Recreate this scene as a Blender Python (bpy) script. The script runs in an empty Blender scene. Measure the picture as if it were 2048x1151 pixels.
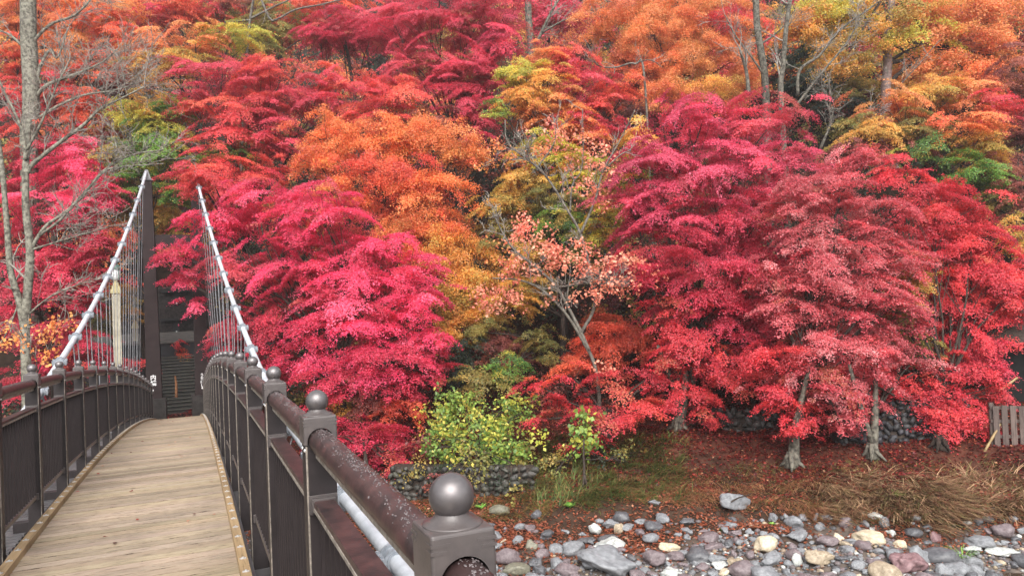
import bpy, bmesh, math, random
import numpy as np
from mathutils import Vector, Matrix

# ------------------------------------------------------------------ camera, world, sun, exposure
scene = bpy.context.scene
COL = scene.collection
YAW, PITCH, ROLL, FPX = 0.41255, 0.01814, -0.04261, 1479.0
def cam_axes():
    f = np.array([math.sin(YAW)*math.cos(PITCH), math.cos(YAW)*math.cos(PITCH), math.sin(PITCH)])
    r = np.array([math.cos(YAW), -math.sin(YAW), 0.0]); u = np.cross(r, f)
    c, s = math.cos(ROLL), math.sin(ROLL)
    return np.array([c*r+s*u, -s*r+c*u, f])
AX = cam_axes()
cd = bpy.data.cameras.new('camera'); cam = bpy.data.objects.new('camera', cd); COL.objects.link(cam)
cd.sensor_width = 36.0; cd.lens = FPX/2048*36.0; cd.clip_start = 0.05; cd.clip_end = 1500
cam.matrix_world = Matrix((( AX[0][0], AX[1][0], -AX[2][0], 0), (AX[0][1], AX[1][1], -AX[2][1], 0), (AX[0][2], AX[1][2], -AX[2][2], 0), (0,0,0,1)))
scene.camera = cam
SUN_EL, SUN_AZ = math.radians(46), math.radians(200)     # azimuth clockwise from +Y: behind the viewer, a little left
world = bpy.data.worlds.new('World'); scene.world = world; world.use_nodes = True
wn = world.node_tree; wn.nodes.clear()
sky = wn.nodes.new('ShaderNodeTexSky'); sky.sky_type = 'NISHITA'; sky.sun_disc = False
sky.sun_elevation = SUN_EL; sky.sun_rotation = SUN_AZ; sky.air_density = 1.0; sky.dust_density = 4.0
hs = wn.nodes.new('ShaderNodeHueSaturation'); hs.inputs['Saturation'].default_value = 0.22
bg = wn.nodes.new('ShaderNodeBackground'); bg.inputs['Strength'].default_value = 0.15
wo = wn.nodes.new('ShaderNodeOutputWorld')
wn.links.new(sky.outputs[0], hs.inputs['Color']); wn.links.new(hs.outputs[0], bg.inputs[0]); wn.links.new(bg.outputs[0], wo.inputs[0])
sl = bpy.data.lights.new('sun', 'SUN'); sl.energy = 1.5; sl.angle = math.radians(60); sl.color = (1.0, 0.96, 0.9)
so = bpy.data.objects.new('sun', sl); COL.objects.link(so)
sd = Vector((math.sin(SUN_AZ)*math.cos(SUN_EL), math.cos(SUN_AZ)*math.cos(SUN_EL), math.sin(SUN_EL)))
so.rotation_euler = sd.to_track_quat('Z', 'Y').to_euler(); so.location = (0, -10, 40)
scene.view_settings.view_transform = 'Standard'; scene.view_settings.look = 'None'
scene.view_settings.exposure = 1.35; scene.view_settings.gamma = 1.0

# ------------------------------------------------------------------ helpers
def ray(px, py): return np.array([(px-1024)/FPX, (575.5-py)/FPX, 1.0]) @ AX
def at_d(px, py, d): return ray(px, py)*d
def at_Y(px, py, Y): r = ray(px, py); return r*(Y/r[1])
def nz(v): return v/np.maximum(np.linalg.norm(v, axis=-1, keepdims=True), 1e-9)
def s2l(c):
    c = np.asarray(c, float)/255.0
    return np.where(c <= .04045, c/12.92, ((c+.055)/1.055)**2.4)

def ground_u(X, Y):
    t = .733*X-.68*Y
    u1 = .68*X+.733*Y-18+.35*np.sin(.9*t)+.2*np.sin(2.3*t+1)
    u2 = (Y-25)-np.maximum(0, X-1)*1.3+.3*np.sin(.7*X)
    return np.logaddexp(2*u1, 2*u2)/2
def gedge(X): return np.interp(X, [6.5, 8.5, 12.5], [-2.7, -2.2, -.45])
UX = [-40, -12, -5, -2, -.1, .5, 1.4, 2.6, 3.4, 6, 9, 400]
UZ = [-6.3, -6.2, -5.95, -5.6, -5.32, -4.98, -4.8, -4.58, -4.2, -4.0, -3.8, -3.8]
def gz(X, Y):
    X = np.asarray(X, float); Y = np.asarray(Y, float)
    u = ground_u(X, Y)
    w = np.clip((X-1.5)/6.0, 0, 1); w = w*w*(3-2*w); u0 = 13.5*(1-w)+7.0*w
    h = np.minimum(np.logaddexp(0, (u-u0)*1.2)/1.2*.72, 70)
    z = np.interp(u, UX, UZ)+h
    bump = .06*np.sin(1.7*X+.6*Y)+.05*np.sin(2.9*Y-1.1*X+2)+.03*np.sin(5.1*X+3.3*Y)
    z = z+bump*(1+np.clip(h, 0, 4))
    return z-.32*np.exp(-((X-14.6)**2+(Y-9.2)**2)/1.6)
def gz1(x, y): return float(gz(np.array([x]), np.array([y]))[0])
def ghit(px, py, d0=10, d1=90):
    r = ray(px, py); d = np.linspace(d0, d1, 4000); P = r[None]*d[:, None]
    below = P[:, 2] <= gz(P[:, 0], P[:, 1]); i = int(np.argmax(below)) if below.any() else len(d)-1
    return P[i]

def mesh_np(name, V, F, mats, col=None, midx=None, smooth=False):
    """F: list of (m,k) int arrays"""
    me = bpy.data.meshes.new(name); V = np.asarray(V, np.float32)
    F = [np.asarray(f, np.int32) for f in F if len(f)]
    loops = np.concatenate([f.ravel() for f in F]); sizes = np.concatenate([np.full(len(f), f.shape[1], np.int32) for f in F])
    starts = np.concatenate([[0], np.cumsum(sizes)[:-1]]).astype(np.int32)
    me.vertices.add(len(V)); me.vertices.foreach_set('co', V.ravel())
    me.loops.add(len(loops)); me.loops.foreach_set('vertex_index', loops)
    me.polygons.add(len(sizes)); me.polygons.foreach_set('loop_start', starts); me.polygons.foreach_set('loop_total', sizes)
    if midx is not None: me.polygons.foreach_set('material_index', np.asarray(midx, np.int32))
    me.polygons.foreach_set('use_smooth', np.full(len(sizes), bool(smooth)))
    for m in (mats if isinstance(mats, (list, tuple)) else [mats]): me.materials.append(m)
    me.update(calc_edges=True)
    if col is not None:
        a = me.color_attributes.new('Col', 'FLOAT_COLOR', 'POINT')
        c = np.ones((len(V), 4), np.float32); c[:, :3] = col; a.data.foreach_set('color', c.ravel())
    return me
def link(name, me, parent=None, loc=None):
    o = bpy.data.objects.new(name, me); COL.objects.link(o)
    if loc is not None: o.location = [float(x) for x in loc]
    if parent is not None: o.parent = parent
    return o
def tag(o, label=None, cat=None, group=None, kind=None):
    if label: o['label'] = label
    if cat: o['category'] = cat
    if group: o['group'] = group
    if kind: o['kind'] = kind
    return o
def empty(name, loc, label, cat, group=None):
    o = bpy.data.objects.new(name, None); COL.objects.link(o); o.location = [float(x) for x in loc]; o.empty_display_size = .2
    return tag(o, label, cat, group)

class MB:
    """collects boxes, tubes and prisms into one mesh"""
    def __init__(s): s.V = []; s.F = {}; s.n = 0; s.C = []
    def add(s, V, F, mi=0, col=None):
        V = np.asarray(V, float)
        for f in F:
            f = np.asarray(f, int); s.F.setdefault((f.shape[1], mi), []).append(f+s.n)
        s.V.append(V); s.n += len(V); s.C.append(np.tile(col if col is not None else (1, 1, 1), (len(V), 1)))
        return s
    def box(s, lo, hi, mi=0, col=None):
        x0, y0, z0 = lo; x1, y1, z1 = hi
        V = [(x0,y0,z0),(x1,y0,z0),(x1,y1,z0),(x0,y1,z0),(x0,y0,z1),(x1,y0,z1),(x1,y1,z1),(x0,y1,z1)]
        return s.add(V, [[(0,3,2,1),(4,5,6,7),(0,1,5,4),(1,2,6,5),(2,3,7,6),(3,0,4,7)]], mi, col)
    def hexa(s, a, b, mi=0, col=None):    # a: 4 bottom pts ccw, b: 4 top pts
        return s.add(list(a)+list(b), [[(0,3,2,1),(4,5,6,7),(0,1,5,4),(1,2,6,5),(2,3,7,6),(3,0,4,7)]], mi, col)
    def tube(s, P, R, n=6, mi=0, caps=True, col=None):
        P = np.asarray(P, float); m = len(P); R = np.broadcast_to(np.asarray(R, float), (m,))
        T = np.empty_like(P); T[1:-1] = P[2:]-P[:-2]; T[0] = P[1]-P[0]; T[-1] = P[-1]-P[-2]; T = nz(T)
        ref = np.array([0., 0, 1]) if abs(nz(P[-1]-P[0])[2]) < .85 else np.array([1., 0, 0])
        A = nz(np.cross(T, ref)); B = np.cross(T, A)
        th = np.arange(n)*2*math.pi/n
        V = P[:, None]+R[:, None, None]*(A[:, None]*np.cos(th)[None, :, None]+B[:, None]*np.sin(th)[None, :, None])
        i = np.arange(m-1)[:, None]*n; j = np.arange(n)[None]; k = (j+1) % n
        F = np.stack([i+j, i+n+j, i+n+k, i+k], -1).reshape(-1, 4)
        fs = [F]
        if caps and n == 4: fs += [[(3,2,1,0)], [tuple((m-1)*n+np.arange(4))]]
        elif caps: fs += [[tuple(range(n))], [tuple((m-1)*n+np.arange(n)[::-1])]]
        return s.add(V.reshape(-1, 3), fs, mi, col)
    def lathe(s, prof, n=20, mi=0, base=(0,0,0)):
        prof = np.asarray(prof, float); m = len(prof); th = np.arange(n)*2*math.pi/n
        V = np.stack([prof[:, None, 0]*np.cos(th), prof[:, None, 0]*np.sin(th), np.repeat(prof[:, 1:2], n, 1)], -1)+np.array(base)
        i = np.arange(m-1)[:, None]*n; j = np.arange(n)[None]; k = (j+1) % n
        return s.add(V.reshape(-1, 3), [np.stack([i+j, i+k, i+n+k, i+n+j], -1).reshape(-1, 4)], mi)
    def mesh(s, name, mats, smooth=False, col=False):
        F = []; mi = []
        for (k, m), fs in s.F.items():
            f = np.concatenate(fs); F.append(f); mi.append(np.full(len(f), m))
        return mesh_np(name, np.concatenate(s.V), F, mats, col=np.concatenate(s.C) if col else None, midx=np.concatenate(mi), smooth=smooth)
    def build(s, name, mats, parent=None, smooth=False, col=False, loc=None): return link(name, s.mesh(name, mats, smooth, col), parent, loc)
def bevel(o, w, seg=2):
    m = o.modifiers.new('bevel', 'BEVEL'); m.width = w; m.segments = seg; m.limit_method = 'ANGLE'; m.angle_limit = math.radians(40); m.harden_normals = False
    return o

# ------------------------------------------------------------------ materials
def nt(name):
    m = bpy.data.materials.new(name); m.use_nodes = True; t = m.node_tree
    return m, t, t.nodes['Principled BSDF'], t.nodes.new, t.links.new
def mat(name, c1, c2=None, scale=8, rough=.6, spec=.5, metal=0, bump=0, stretch=None, detail=6, rng2=None, attr=False, coat=0):
    m, t, b, N, L = nt(name)
    b.inputs['Roughness'].default_value = rough; b.inputs['Metallic'].default_value = metal; b.inputs['Specular IOR Level'].default_value = spec
    if coat: b.inputs['Coat Weight'].default_value = coat; b.inputs['Coat Roughness'].default_value = .15
    tc = N('ShaderNodeTexCoord'); mp = N('ShaderNodeMapping'); L(tc.outputs['Object'], mp.inputs[0])
    if stretch: mp.inputs['Scale'].default_value = stretch
    no = N('ShaderNodeTexNoise'); no.inputs['Scale'].default_value = scale; no.inputs['Detail'].default_value = detail; no.inputs['Roughness'].default_value = .62
    L(mp.outputs[0], no.inputs['Vector'])
    cr = N('ShaderNodeValToRGB'); e = cr.color_ramp.elements
    lo, hi = rng2 or (.35, .65); e[0].position = lo; e[1].position = hi
    e[0].color = (*c1, 1); e[1].color = (*(c2 or c1), 1)
    L(no.outputs['Fac'], cr.inputs[0])
    out = cr.outputs[0]
    if attr:
        at = N('ShaderNodeAttribute'); at.attribute_name = 'Col'
        mx = N('ShaderNodeMix'); mx.data_type = 'RGBA'; mx.blend_type = 'MULTIPLY'; mx.inputs[0].default_value = 1
        L(out, mx.inputs[6]); L(at.outputs['Color'], mx.inputs[7]); out = mx.outputs[2]
    L(out, b.inputs['Base Color'])
    if bump:
        bp = N('ShaderNodeBump'); bp.inputs['Strength'].default_value = bump; bp.inputs['Distance'].default_value = .02
        L(no.outputs['Fac'], bp.inputs['Height']); L(bp.outputs[0], b.inputs['Normal'])
    return m
def leaf_mat(name, trans=.45, rough=.4, spec=.45):
    m, t, b, N, L = nt(name)
    at = N('ShaderNodeAttribute'); at.attribute_name = 'Col'
    L(at.outputs['Color'], b.inputs['Base Color']); b.inputs['Roughness'].default_value = rough; b.inputs['Specular IOR Level'].default_value = spec
    tr = N('ShaderNodeBsdfTranslucent'); L(at.outputs['Color'], tr.inputs[0])
    mx = N('ShaderNodeMixShader'); mx.inputs[0].default_value = trans
    L(b.outputs[0], mx.inputs[1]); L(tr.outputs[0], mx.inputs[2]); L(mx.outputs[0], t.nodes['Material Output'].inputs[0])
    return m
M_LEAF = leaf_mat('leaf'); M_BLADE = leaf_mat('blade', .25, .55)
M_STEEL = mat('brown_paint', (.018,.0142,.0146), (.027,.021,.022), 14, .5, .3, 0, .05)
M_PANEL = mat('brown_slat', (.02,.0155,.016), (.027,.021,.0215), 9, .6, .2)
M_CAP = mat('cap_paint', (.06,.051,.05), (.085,.072,.069), 22, .36, .5, 0, .04)
M_BALL = mat('ball_paint', (.12,.108,.11), (.16,.147,.147), 30, .36, .6, .6)
M_RAIL = mat('red_brown_rail', (.022,.016,.016), (.07,.036,.034), 16, .42, .4, 0, .1)
M_ZINC = mat('galvanised', (.2,.22,.245), (.34,.365,.4), 10, .5, .5, .35, .05)
M_WRAP = mat('cable_wrap', (.34,.36,.39), (.48,.5,.53), 6, .5, .4, .1)
M_ROD = mat('hanger_rod', (.14,.145,.155), (.25,.255,.27), 5, .5, .4, .2)
M_BEIGE = mat('beige_strip', (.11,.095,.08), (.27,.235,.2), 30, .7, .3)  # mottled beige for the narrow strips on posts and rails
M_BOLT = mat('bolt', (.55,.55,.55), (.7,.7,.7), 20, .3, .6, .6)
M_PYLON = mat('pylon_paint', (.022,.0145,.0145), (.033,.022,.022), 3, .6, .15, 0, .05)
M_CONC = mat('old_concrete', (.018,.016,.015), (.045,.04,.038), 4, .85, .2, 0, .3)
M_GIRD = mat('girder_grey', (.06,.057,.06), (.11,.104,.107), 3, .5, .4)
def wood_mat(name, cols, stretch, grain=1.0):
    m, t, b, N, L = nt(name); b.inputs['Roughness'].default_value = .62; b.inputs['Specular IOR Level'].default_value = .3
    tc = N('ShaderNodeTexCoord'); mp = N('ShaderNodeMapping'); mp.inputs['Scale'].default_value = stretch; L(tc.outputs['Object'], mp.inputs[0])
    n1 = N('ShaderNodeTexNoise'); n1.inputs['Scale'].default_value = 1.0; n1.inputs['Detail'].default_value = 8; n1.inputs['Roughness'].default_value = .7; L(mp.outputs[0], n1.inputs['Vector'])
    cr = N('ShaderNodeValToRGB'); e = cr.color_ramp.elements; e[0].position = .36; e[1].position = .58; e[0].color = (*cols[0], 1); e[1].color = (*cols[2], 1)
    x = e.new(.42); x.color = (*cols[1], 1); L(n1.outputs['Fac'], cr.inputs[0])
    n2 = N('ShaderNodeTexNoise'); n2.inputs['Scale'].default_value = 1.6; n2.inputs['Detail'].default_value = 5; L(tc.outputs['Object'], n2.inputs['Vector'])
    c2 = N('ShaderNodeValToRGB'); c2.color_ramp.elements[0].position = .3; c2.color_ramp.elements[1].position = .7
    c2.color_ramp.elements[0].color = (.72,.7,.68,1); c2.color_ramp.elements[1].color = (1.08,1.03,.98,1); L(n2.outputs['Fac'], c2.inputs[0])
    at = N('ShaderNodeAttribute'); at.attribute_name = 'Col'
    a = N('ShaderNodeMix'); a.data_type = 'RGBA'; a.blend_type = 'MULTIPLY'; a.inputs[0].default_value = 1; L(cr.outputs[0], a.inputs[6]); L(at.outputs['Color'], a.inputs[7])
    c = N('ShaderNodeMix'); c.data_type = 'RGBA'; c.blend_type = 'MULTIPLY'; c.inputs[0].default_value = 1; L(a.outputs[2], c.inputs[6]); L(c2.outputs[0], c.inputs[7])
    L(c.outputs[2], b.inputs['Base Color'])
    bp = N('ShaderNodeBump'); bp.inputs['Strength'].default_value = .25; bp.inputs['Distance'].default_value = .005; L(n1.outputs['Fac'], bp.inputs['Height']); L(bp.outputs[0], b.inputs['Normal'])
    return m
M_DECK = wood_mat('deck_wood', [(.1,.076,.056),(.295,.238,.178),(.375,.312,.24)], (8, 55, .5))
M_KERB = wood_mat('kerb_wood', [(.15,.1,.05),(.28,.195,.105),(.36,.26,.15)], (50, 1.8, .8))
M_FENCE = wood_mat('fence_wood', [(.05,.036,.032),(.1,.075,.068),(.15,.115,.104)], (40, 40, 2))
M_DARKWOOD = wood_mat('dark_wood', [(.012,.01,.009),(.03,.025,.022),(.05,.04,.036)], (30, 30, 2))
M_BARK_D = mat('dark_bark', (.018,.013,.011), (.06,.045,.036), 14, .85, .2, 0, .5)
M_BARK_G = mat('grey_bark', (.035,.03,.025), (.15,.14,.112), 9, .8, .2, 0, .6, rng2=(.38,.6))
M_BARK_P = mat('pale_twig', (.05,.043,.036), (.17,.155,.13), 9, .8, .2, 0, .4)
M_BARK_L = mat('lichen_bark', (.06,.053,.043), (.23,.22,.175), 9, .8, .2, 0, .6, rng2=(.38,.6))
M_TWIG = mat('grey_twig', (.13,.115,.1), (.3,.275,.24), 6, .8, .2)
M_BARK_R = mat('red_grey_bark', (.09,.06,.055), (.24,.18,.165), 8, .85, .2, 0, .6)

# ------------------------------------------------------------------ ground, river
def build_ground():
    def ax(a, b, h, far0, far1):
        mid = np.arange(a, b+1e-6, h); g = np.cumsum(h*1.25**np.arange(1, 27))
        return np.concatenate([np.maximum(a-g[::-1], far0), mid, np.minimum(b+g, far1)])
    X = np.unique(ax(-16, 34, .3, -420, 420)); Y = np.unique(ax(-4, 52, .3, -420, 420))
    GX, GY = np.meshgrid(X, Y); Z = gz(GX, GY); u = ground_u(GX, GY)
    V = np.stack([GX, GY, Z], -1).reshape(-1, 3); nx, ny = len(X), len(Y)
    i = (np.arange(ny-1)[:, None]*nx+np.arange(nx-1)[None]).ravel()
    F = np.stack([i, i+1, i+nx+1, i+nx], -1)
    r = np.random.default_rng(1); nb = np.sin(1.3*GX+.5*GY)+np.sin(2.7*GY-.8*GX+1)+r.normal(0, .5, GX.shape)
    uu = u+.35*nb
    gravel = np.array([.12,.1,.088]); mud = np.array([.05,.032,.023]); litter = np.array([.07,.026,.018]); forest = np.array([.022,.014,.01])
    c = np.empty(GX.shape+(3,))
    w1 = np.clip((uu-gedge(GX)+.4)/.8, 0, 1)[..., None]; w2 = np.clip((uu-1.5)/1.5, 0, 1)[..., None]; w3 = np.clip((uu-5.0)/2.5, 0, 1)[..., None]
    c = gravel*(1-w1)+mud*w1; c = c*(1-w2)+litter*w2; c = c*(1-w3)+forest*w3
    m = mat('soil', (.5,.5,.5), (1.2,1.15,1.1), 3.5, .95, .05, 0, .6, attr=True)
    o = link('ground', mesh_np('ground', V, [F], m, col=c.reshape(-1, 3), smooth=True)); tag(o, kind='structure')
    mw, t, b, N, L = nt('stream_water')
    b.inputs['Base Color'].default_value = (.045,.03,.02,1); b.inputs['Roughness'].default_value = .06; b.inputs['Specular IOR Level'].default_value = .5
    no = N('ShaderNodeTexNoise'); no.inputs['Scale'].default_value = 5; bp = N('ShaderNodeBump'); bp.inputs['Strength'].default_value = .12; bp.inputs['Distance'].default_value = .03
    L(no.outputs['Fac'], bp.inputs['Height']); L(bp.outputs[0], b.inputs['Normal'])
    w = MB(); w.add([(-420,-420,-5.77),(420,-420,-5.77),(420,60,-5.77),(-420,60,-5.77)], [[(0,1,2,3)]])
    tag(w.build('water', mw), kind='structure')
build_ground()

# ------------------------------------------------------------------ the bridge
S = 1.5
aR, aL, Y0R, Y0L = .41454, 1.29982, 1.25366, 7.77763
def zb(Y): return -.357+.01949*Y-.00363*Y*Y+2e-5*Y**3          # ball centres
HD = 1.294
def zdk(Y): return zb(Y)-HD                                     # deck top
def zc(Y):                                                       # main cable
    Y = np.asarray(Y, float); far = -2.05511+.00428*Y+.00777*Y*Y+1e-5*Y**3; t = np.clip((Y-4)/7.7, 0, 1)
    mid = (2*t**3-3*t**2+1)*-1.45+(t**3-2*t**2+t)*7.7*.02+(-2*t**3+3*t**2)*-.925+(t**3-t**2)*7.7*.19
    return np.where(Y > 11.7, far, np.where(Y > 4, mid, -1.48+.0033*(Y-1)**2))
def xc(side, Y):
    inc = .07297*(zc(Y)-zb(Y))
    return -(aL+.53619-inc) if side < 0 else aR+.53619-inc
def build_bridge():
    root = empty('suspension_bridge', (-.44, 0, 0), 'brown steel suspension footbridge with arched timber deck and ball topped railing posts', 'bridge')
    root.location = (0, 0, 0)
    rng = np.random.default_rng(5)
    # deck planks
    mb = MB(); Ys = np.arange(-4.0, 31.0, .124)
    for y in Ys:
        y1 = y+.109; dz = rng.normal(0, .0012); v = rng.choice([.76, .88, .97, 1.04, 1.1])*rng.uniform(.97, 1.03); col = np.array([v, v*rng.uniform(.96, 1.02), v*rng.uniform(.9, 1.03)])
        ex = rng.uniform(-.01, .01)
        a = [(-1.17+ex, y, zdk(y)-.04), (.285+ex, y, zdk(y)-.04), (.285+ex, y1, zdk(y1)-.04), (-1.17+ex, y1, zdk(y1)-.04)]
        b = [(p[0], p[1], p[2]+.04+dz) for p in a]; mb.hexa(a, b, 0, col)
    mb.build('deck', M_DECK, root, col=True)
    for x0, x1, side in ((-1.2, -1.135, -1), (.24, .3, 1)):
        mb = MB()
        for y in np.arange(-4, 30.6, 1.8):
            n = 6; yy = np.linspace(y, min(y+1.795, 30.8), n+1); v = rng.uniform(.88, 1.08)
            for q in range(n):
                p, r_ = yy[q], yy[q+1]
                a = [(x0, p, zdk(p)+.002), (x1, p, zdk(p)+.002), (x1, r_, zdk(r_)+.002), (x0, r_, zdk(r_)+.002)]
                mb.hexa(a, [(k[0], k[1], k[2]+.05) for k in a], 0, (v, v, v))
        for y in np.arange(-3.8, 30.5, .28):
            xm = (x0+x1)/2
            mb.box((xm-.02, y-.01, zdk(y)+.05), (xm+.02, y+.01, zdk(y)+.057), 1); mb.lathe([(.008, .0), (.008, .008), (.0, .01)], 6, 1, (xm, y, zdk(y)+.055))
        mb.build('kerb', [M_KERB, M_BOLT], root, col=True)
    # girders, floor beams and side grating under the deck
    for side in (-1, 1):
        xb = -aL if side < 0 else aR
        for name, xo, w, zt, h in (('stringer', -.12, .1, -.06, .22), ('edge_girder', .42, .14, -.12, .26)):
            mb = MB(); yy = np.arange(-4, 30.2, 1.0)
            xm = xb+side*xo
            for p, q in zip(yy[:-1], yy[1:]):
                a = [(xm-w/2, p, zdk(p)+zt-h), (xm+w/2, p, zdk(p)+zt-h), (xm+w/2, q, zdk(q)+zt-h), (xm-w/2, q, zdk(q)+zt-h)]
                mb.hexa(a, [(k[0], k[1], k[2]+h) for k in a])
            mb.build(name, M_GIRD, root)
        mb = MB(); xa, xz = sorted((xb+side*.07, xb+side*.35))
        for p in np.arange(-4, 30, .12):
            q = p+.07; z0, z1 = zdk(p)-.13, zdk(q)-.13
            a = [(xa, p, z0-.02), (xz, p, z0-.02), (xz, q, z1-.02), (xa, q, z1-.02)]; mb.hexa(a, [(k[0], k[1], k[2]+.02) for k in a])
        mb.build('side_grating', M_GIRD, root)
    fbm = MB().box((-aL-.5, -.06, -.42), (aR+.5, .06, -.2)).mesh('floor_beam', M_GIRD)
    for y in np.arange(-3.25, 29.9, 3.0): link('floor_beam', fbm, root, (0, y, zdk(y)))
    # railing: shared meshes (origin = ball centre of a post)
    ball = MB(); th = np.linspace(-.42*math.pi, .5*math.pi, 15)
    ball.lathe(list(zip(.0405*np.cos(th), .0405*np.sin(th))), 28)
    ball.lathe([(.054, -.0478), (.054, -.0462), (.049, -.045), (.041, -.0415), (.035, -.0365), (.031, -.0315), (.0285, -.027)], 28, 1)
    ball_me = ball.mesh('ball_finial', [M_BALL, M_CAP], True)
    cap = bmesh.new(); w, h0, h1, r_ = .0585, -.146, -.048, .0465
    prof = [(-w, h0), (-r_, h0)]+[(-r_*math.cos(a), h0+.01+r_*math.sin(a)) for a in np.linspace(0, math.pi, 15)]+[(r_, h0), (w, h0), (w, h1), (-w, h1)]
    f = cap.faces.new([cap.verts.new((x, -w, z)) for x, z in prof]); ex = bmesh.ops.extrude_face_region(cap, geom=[f])
    bmesh.ops.translate(cap, vec=(0, 2*w, 0), verts=[v for v in ex['geom'] if isinstance(v, bmesh.types.BMVert)])
    eds = [e for e in cap.edges if (e.verts[0].co.z > h1-.001 and e.verts[1].co.z > h1-.001) or (abs(abs(e.verts[0].co.x)-w) < .001 and abs(abs(e.verts[1].co.x)-w) < .001 and abs(e.verts[0].co.y-e.verts[1].co.y) < .001)]
    bmesh.ops.bevel(cap, geom=eds, offset=.006, segments=3, profile=.5, affect='EDGES'); bmesh.ops.recalc_face_normals(cap, faces=cap.faces)
    for zz, L1 in ((-.0655, .034), (-.0775, .028)):          # raised corner fillets on the cap
        for sx in (-1, 1):
            for sy in (-1, 1):
                for lo, hi in (((min(sx*(w-L1), sx*(w+.0009)), min(sy*(w-.002), sy*(w+.0011)), zz-.0028), (max(sx*(w-L1), sx*(w+.0009)), max(sy*(w-.002), sy*(w+.0011)), zz+.0028)),
                               ((min(sx*(w-.002), sx*(w+.0011)), min(sy*(w-L1), sy*(w-.0025)), zz-.0028), (max(sx*(w-.002), sx*(w+.0011)), max(sy*(w-L1), sy*(w-.0025)), zz+.0028))):
                    mtx = Matrix.Translation([(lo[i]+hi[i])/2 for i in range(3)]) @ Matrix.Diagonal([hi[i]-lo[i] for i in range(3)]+[1]); bmesh.ops.create_cube(cap, size=1, matrix=mtx)
    cap_me = bpy.data.meshes.new('post_cap'); cap.to_mesh(cap_me); cap_me.materials.append(M_CAP)
    post_me = {}
    for side in (-1, 1):
        mb = MB(); mb.box((-.052, -.052, -1.58), (.052, .052, -.1465))
        for dy in (-.03, .03):                                   # screw heads beside the handrail, on the deck side
            mb.lathe([(.0, .006), (.006, .004), (.0075, 0)][::-1], 8, 1, (0, 0, 0))
            V = mb.V[-1]; mb.V[-1] = np.stack([-side*(.052+V[:, 2]), V[:, 1]+dy, V[:, 0]-.168], -1)
        mb.box((min(-side*.02, side*.17), -.045, -1.55), (max(-side*.02, side*.17), .045, -1.34))   # outrigger foot on the girder
        mb.box((min(-side*.0535, -side*.046), -.0535, -1.55), (max(-side*.0535, -side*.046), -.047, -.15), 2)  # beige strip down the near deck-side corner
        post_me[side] = mb.mesh('railing_post', [M_STEEL, M_BOLT, M_BEIGE])
    bays = {}
    for side, x, y0, k0, k1 in ((-1, -aL, Y0L, -8, 15), (1, aR, Y0R, -3, 19)):
        for k in range(k0, k1):
            y = y0+S*k
            p = link('railing_post', post_me[side], root, (x, y, zb(y))); bevel(p, .005, 2)
            link('post_cap', cap_me, p); bl = link('ball_finial', ball_me, p)
            if k == k1-1: continue
            ya = y+S; za, zz = zb(y), zb(ya); sl_ = (zz-za)/S
            # handrail pipe
            mb = MB(); P = [(x, y+S*t/6, zb(y+S*t/6)-.136) for t in range(7)]; mb.tube(P, .0425, 20)
            hr = mb.build('handrail', M_RAIL, root, smooth=True)
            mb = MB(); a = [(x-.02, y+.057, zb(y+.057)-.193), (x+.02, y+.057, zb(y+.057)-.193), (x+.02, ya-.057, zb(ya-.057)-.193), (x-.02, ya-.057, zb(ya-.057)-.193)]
            mb.hexa(a, [(q[0], q[1], q[2]+.02) for q in a]); mb.build('rail_strip', M_BEIGE, hr)
            if (side > 0 and -2 <= k <= 4) or (side < 0 and -2 <= k <= 2): add_dew(hr, x, y, rng, 1.0 if side > 0 and k < 2 else .5)
            mb = MB(); P = [(x, y+.056, zb(y+.056)-.355), (x, ya-.056, zb(ya-.056)-.355)]
            wv = .035
            a = [(x-wv, P[0][1], P[0][2]-.02), (x+wv, P[0][1], P[0][2]-.02), (x+wv, P[1][1], P[1][2]-.02), (x-wv, P[1][1], P[1][2]-.02)]
            mb.hexa(a, [(q[0], q[1], q[2]+.036) for q in a])
            for (yy, d) in ((y+.0565, .006), (ya-.0625, .006)):
                mb.box((x-.05, yy, zb(yy)-.355-.036), (x+.05, yy+d, zb(yy)-.355+.032), 1)
                mb.box((x-.042, yy-.0 if yy < y+.1 else yy-.022, zb(yy)-.355-.026), (x+.042, (yy+.028) if yy < y+.1 else yy, zb(yy)-.355+.022), 1)
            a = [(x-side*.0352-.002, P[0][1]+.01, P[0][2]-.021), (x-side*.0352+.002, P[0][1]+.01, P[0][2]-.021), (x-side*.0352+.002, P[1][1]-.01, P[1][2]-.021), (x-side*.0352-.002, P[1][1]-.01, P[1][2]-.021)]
            mb.hexa(a, [(q[0], q[1], q[2]+.016) for q in a], 2)  # beige strip along the deck-side lower edge
            bevel(mb.build('mid_rail', [M_RAIL, M_CAP, M_BEIGE], root), .002, 1)
            mb = MB(); zo = -1.125
            P0, P1 = (y+.056, zb(y+.056)+zo), (ya-.056, zb(ya-.056)+zo)
            a = [(x-.024, P0[0], P0[1]-.018), (x+.024, P0[0], P0[1]-.018), (x+.024, P1[0], P1[1]-.018), (x-.024, P1[0], P1[1]-.018)]
            mb.hexa(a, [(q[0], q[1], q[2]+.036) for q in a])
            for yy in (y+.0565, ya-.0775):
                mb.box((x-.035, yy, zb(yy)+zo-.03), (x+.035, yy+.021, zb(yy)+zo+.028), 0)
            bevel(mb.build('bottom_rail', [M_CAP], root), .003, 1)
            mb = MB()
            for t in np.linspace(.1, 1.4, 15):
                yy = y+t; mb.box((x-.02, yy-.006, zb(yy)-1.112), (x+.02, yy+.006, zb(yy)-.372))
            mb.build('baluster_panel', M_PANEL, root)
    # cables, clamps, hangers
    cl = MB(); cl.tube([(0, -.075, 0), (0, .075, 0)], .056, 18)
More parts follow.
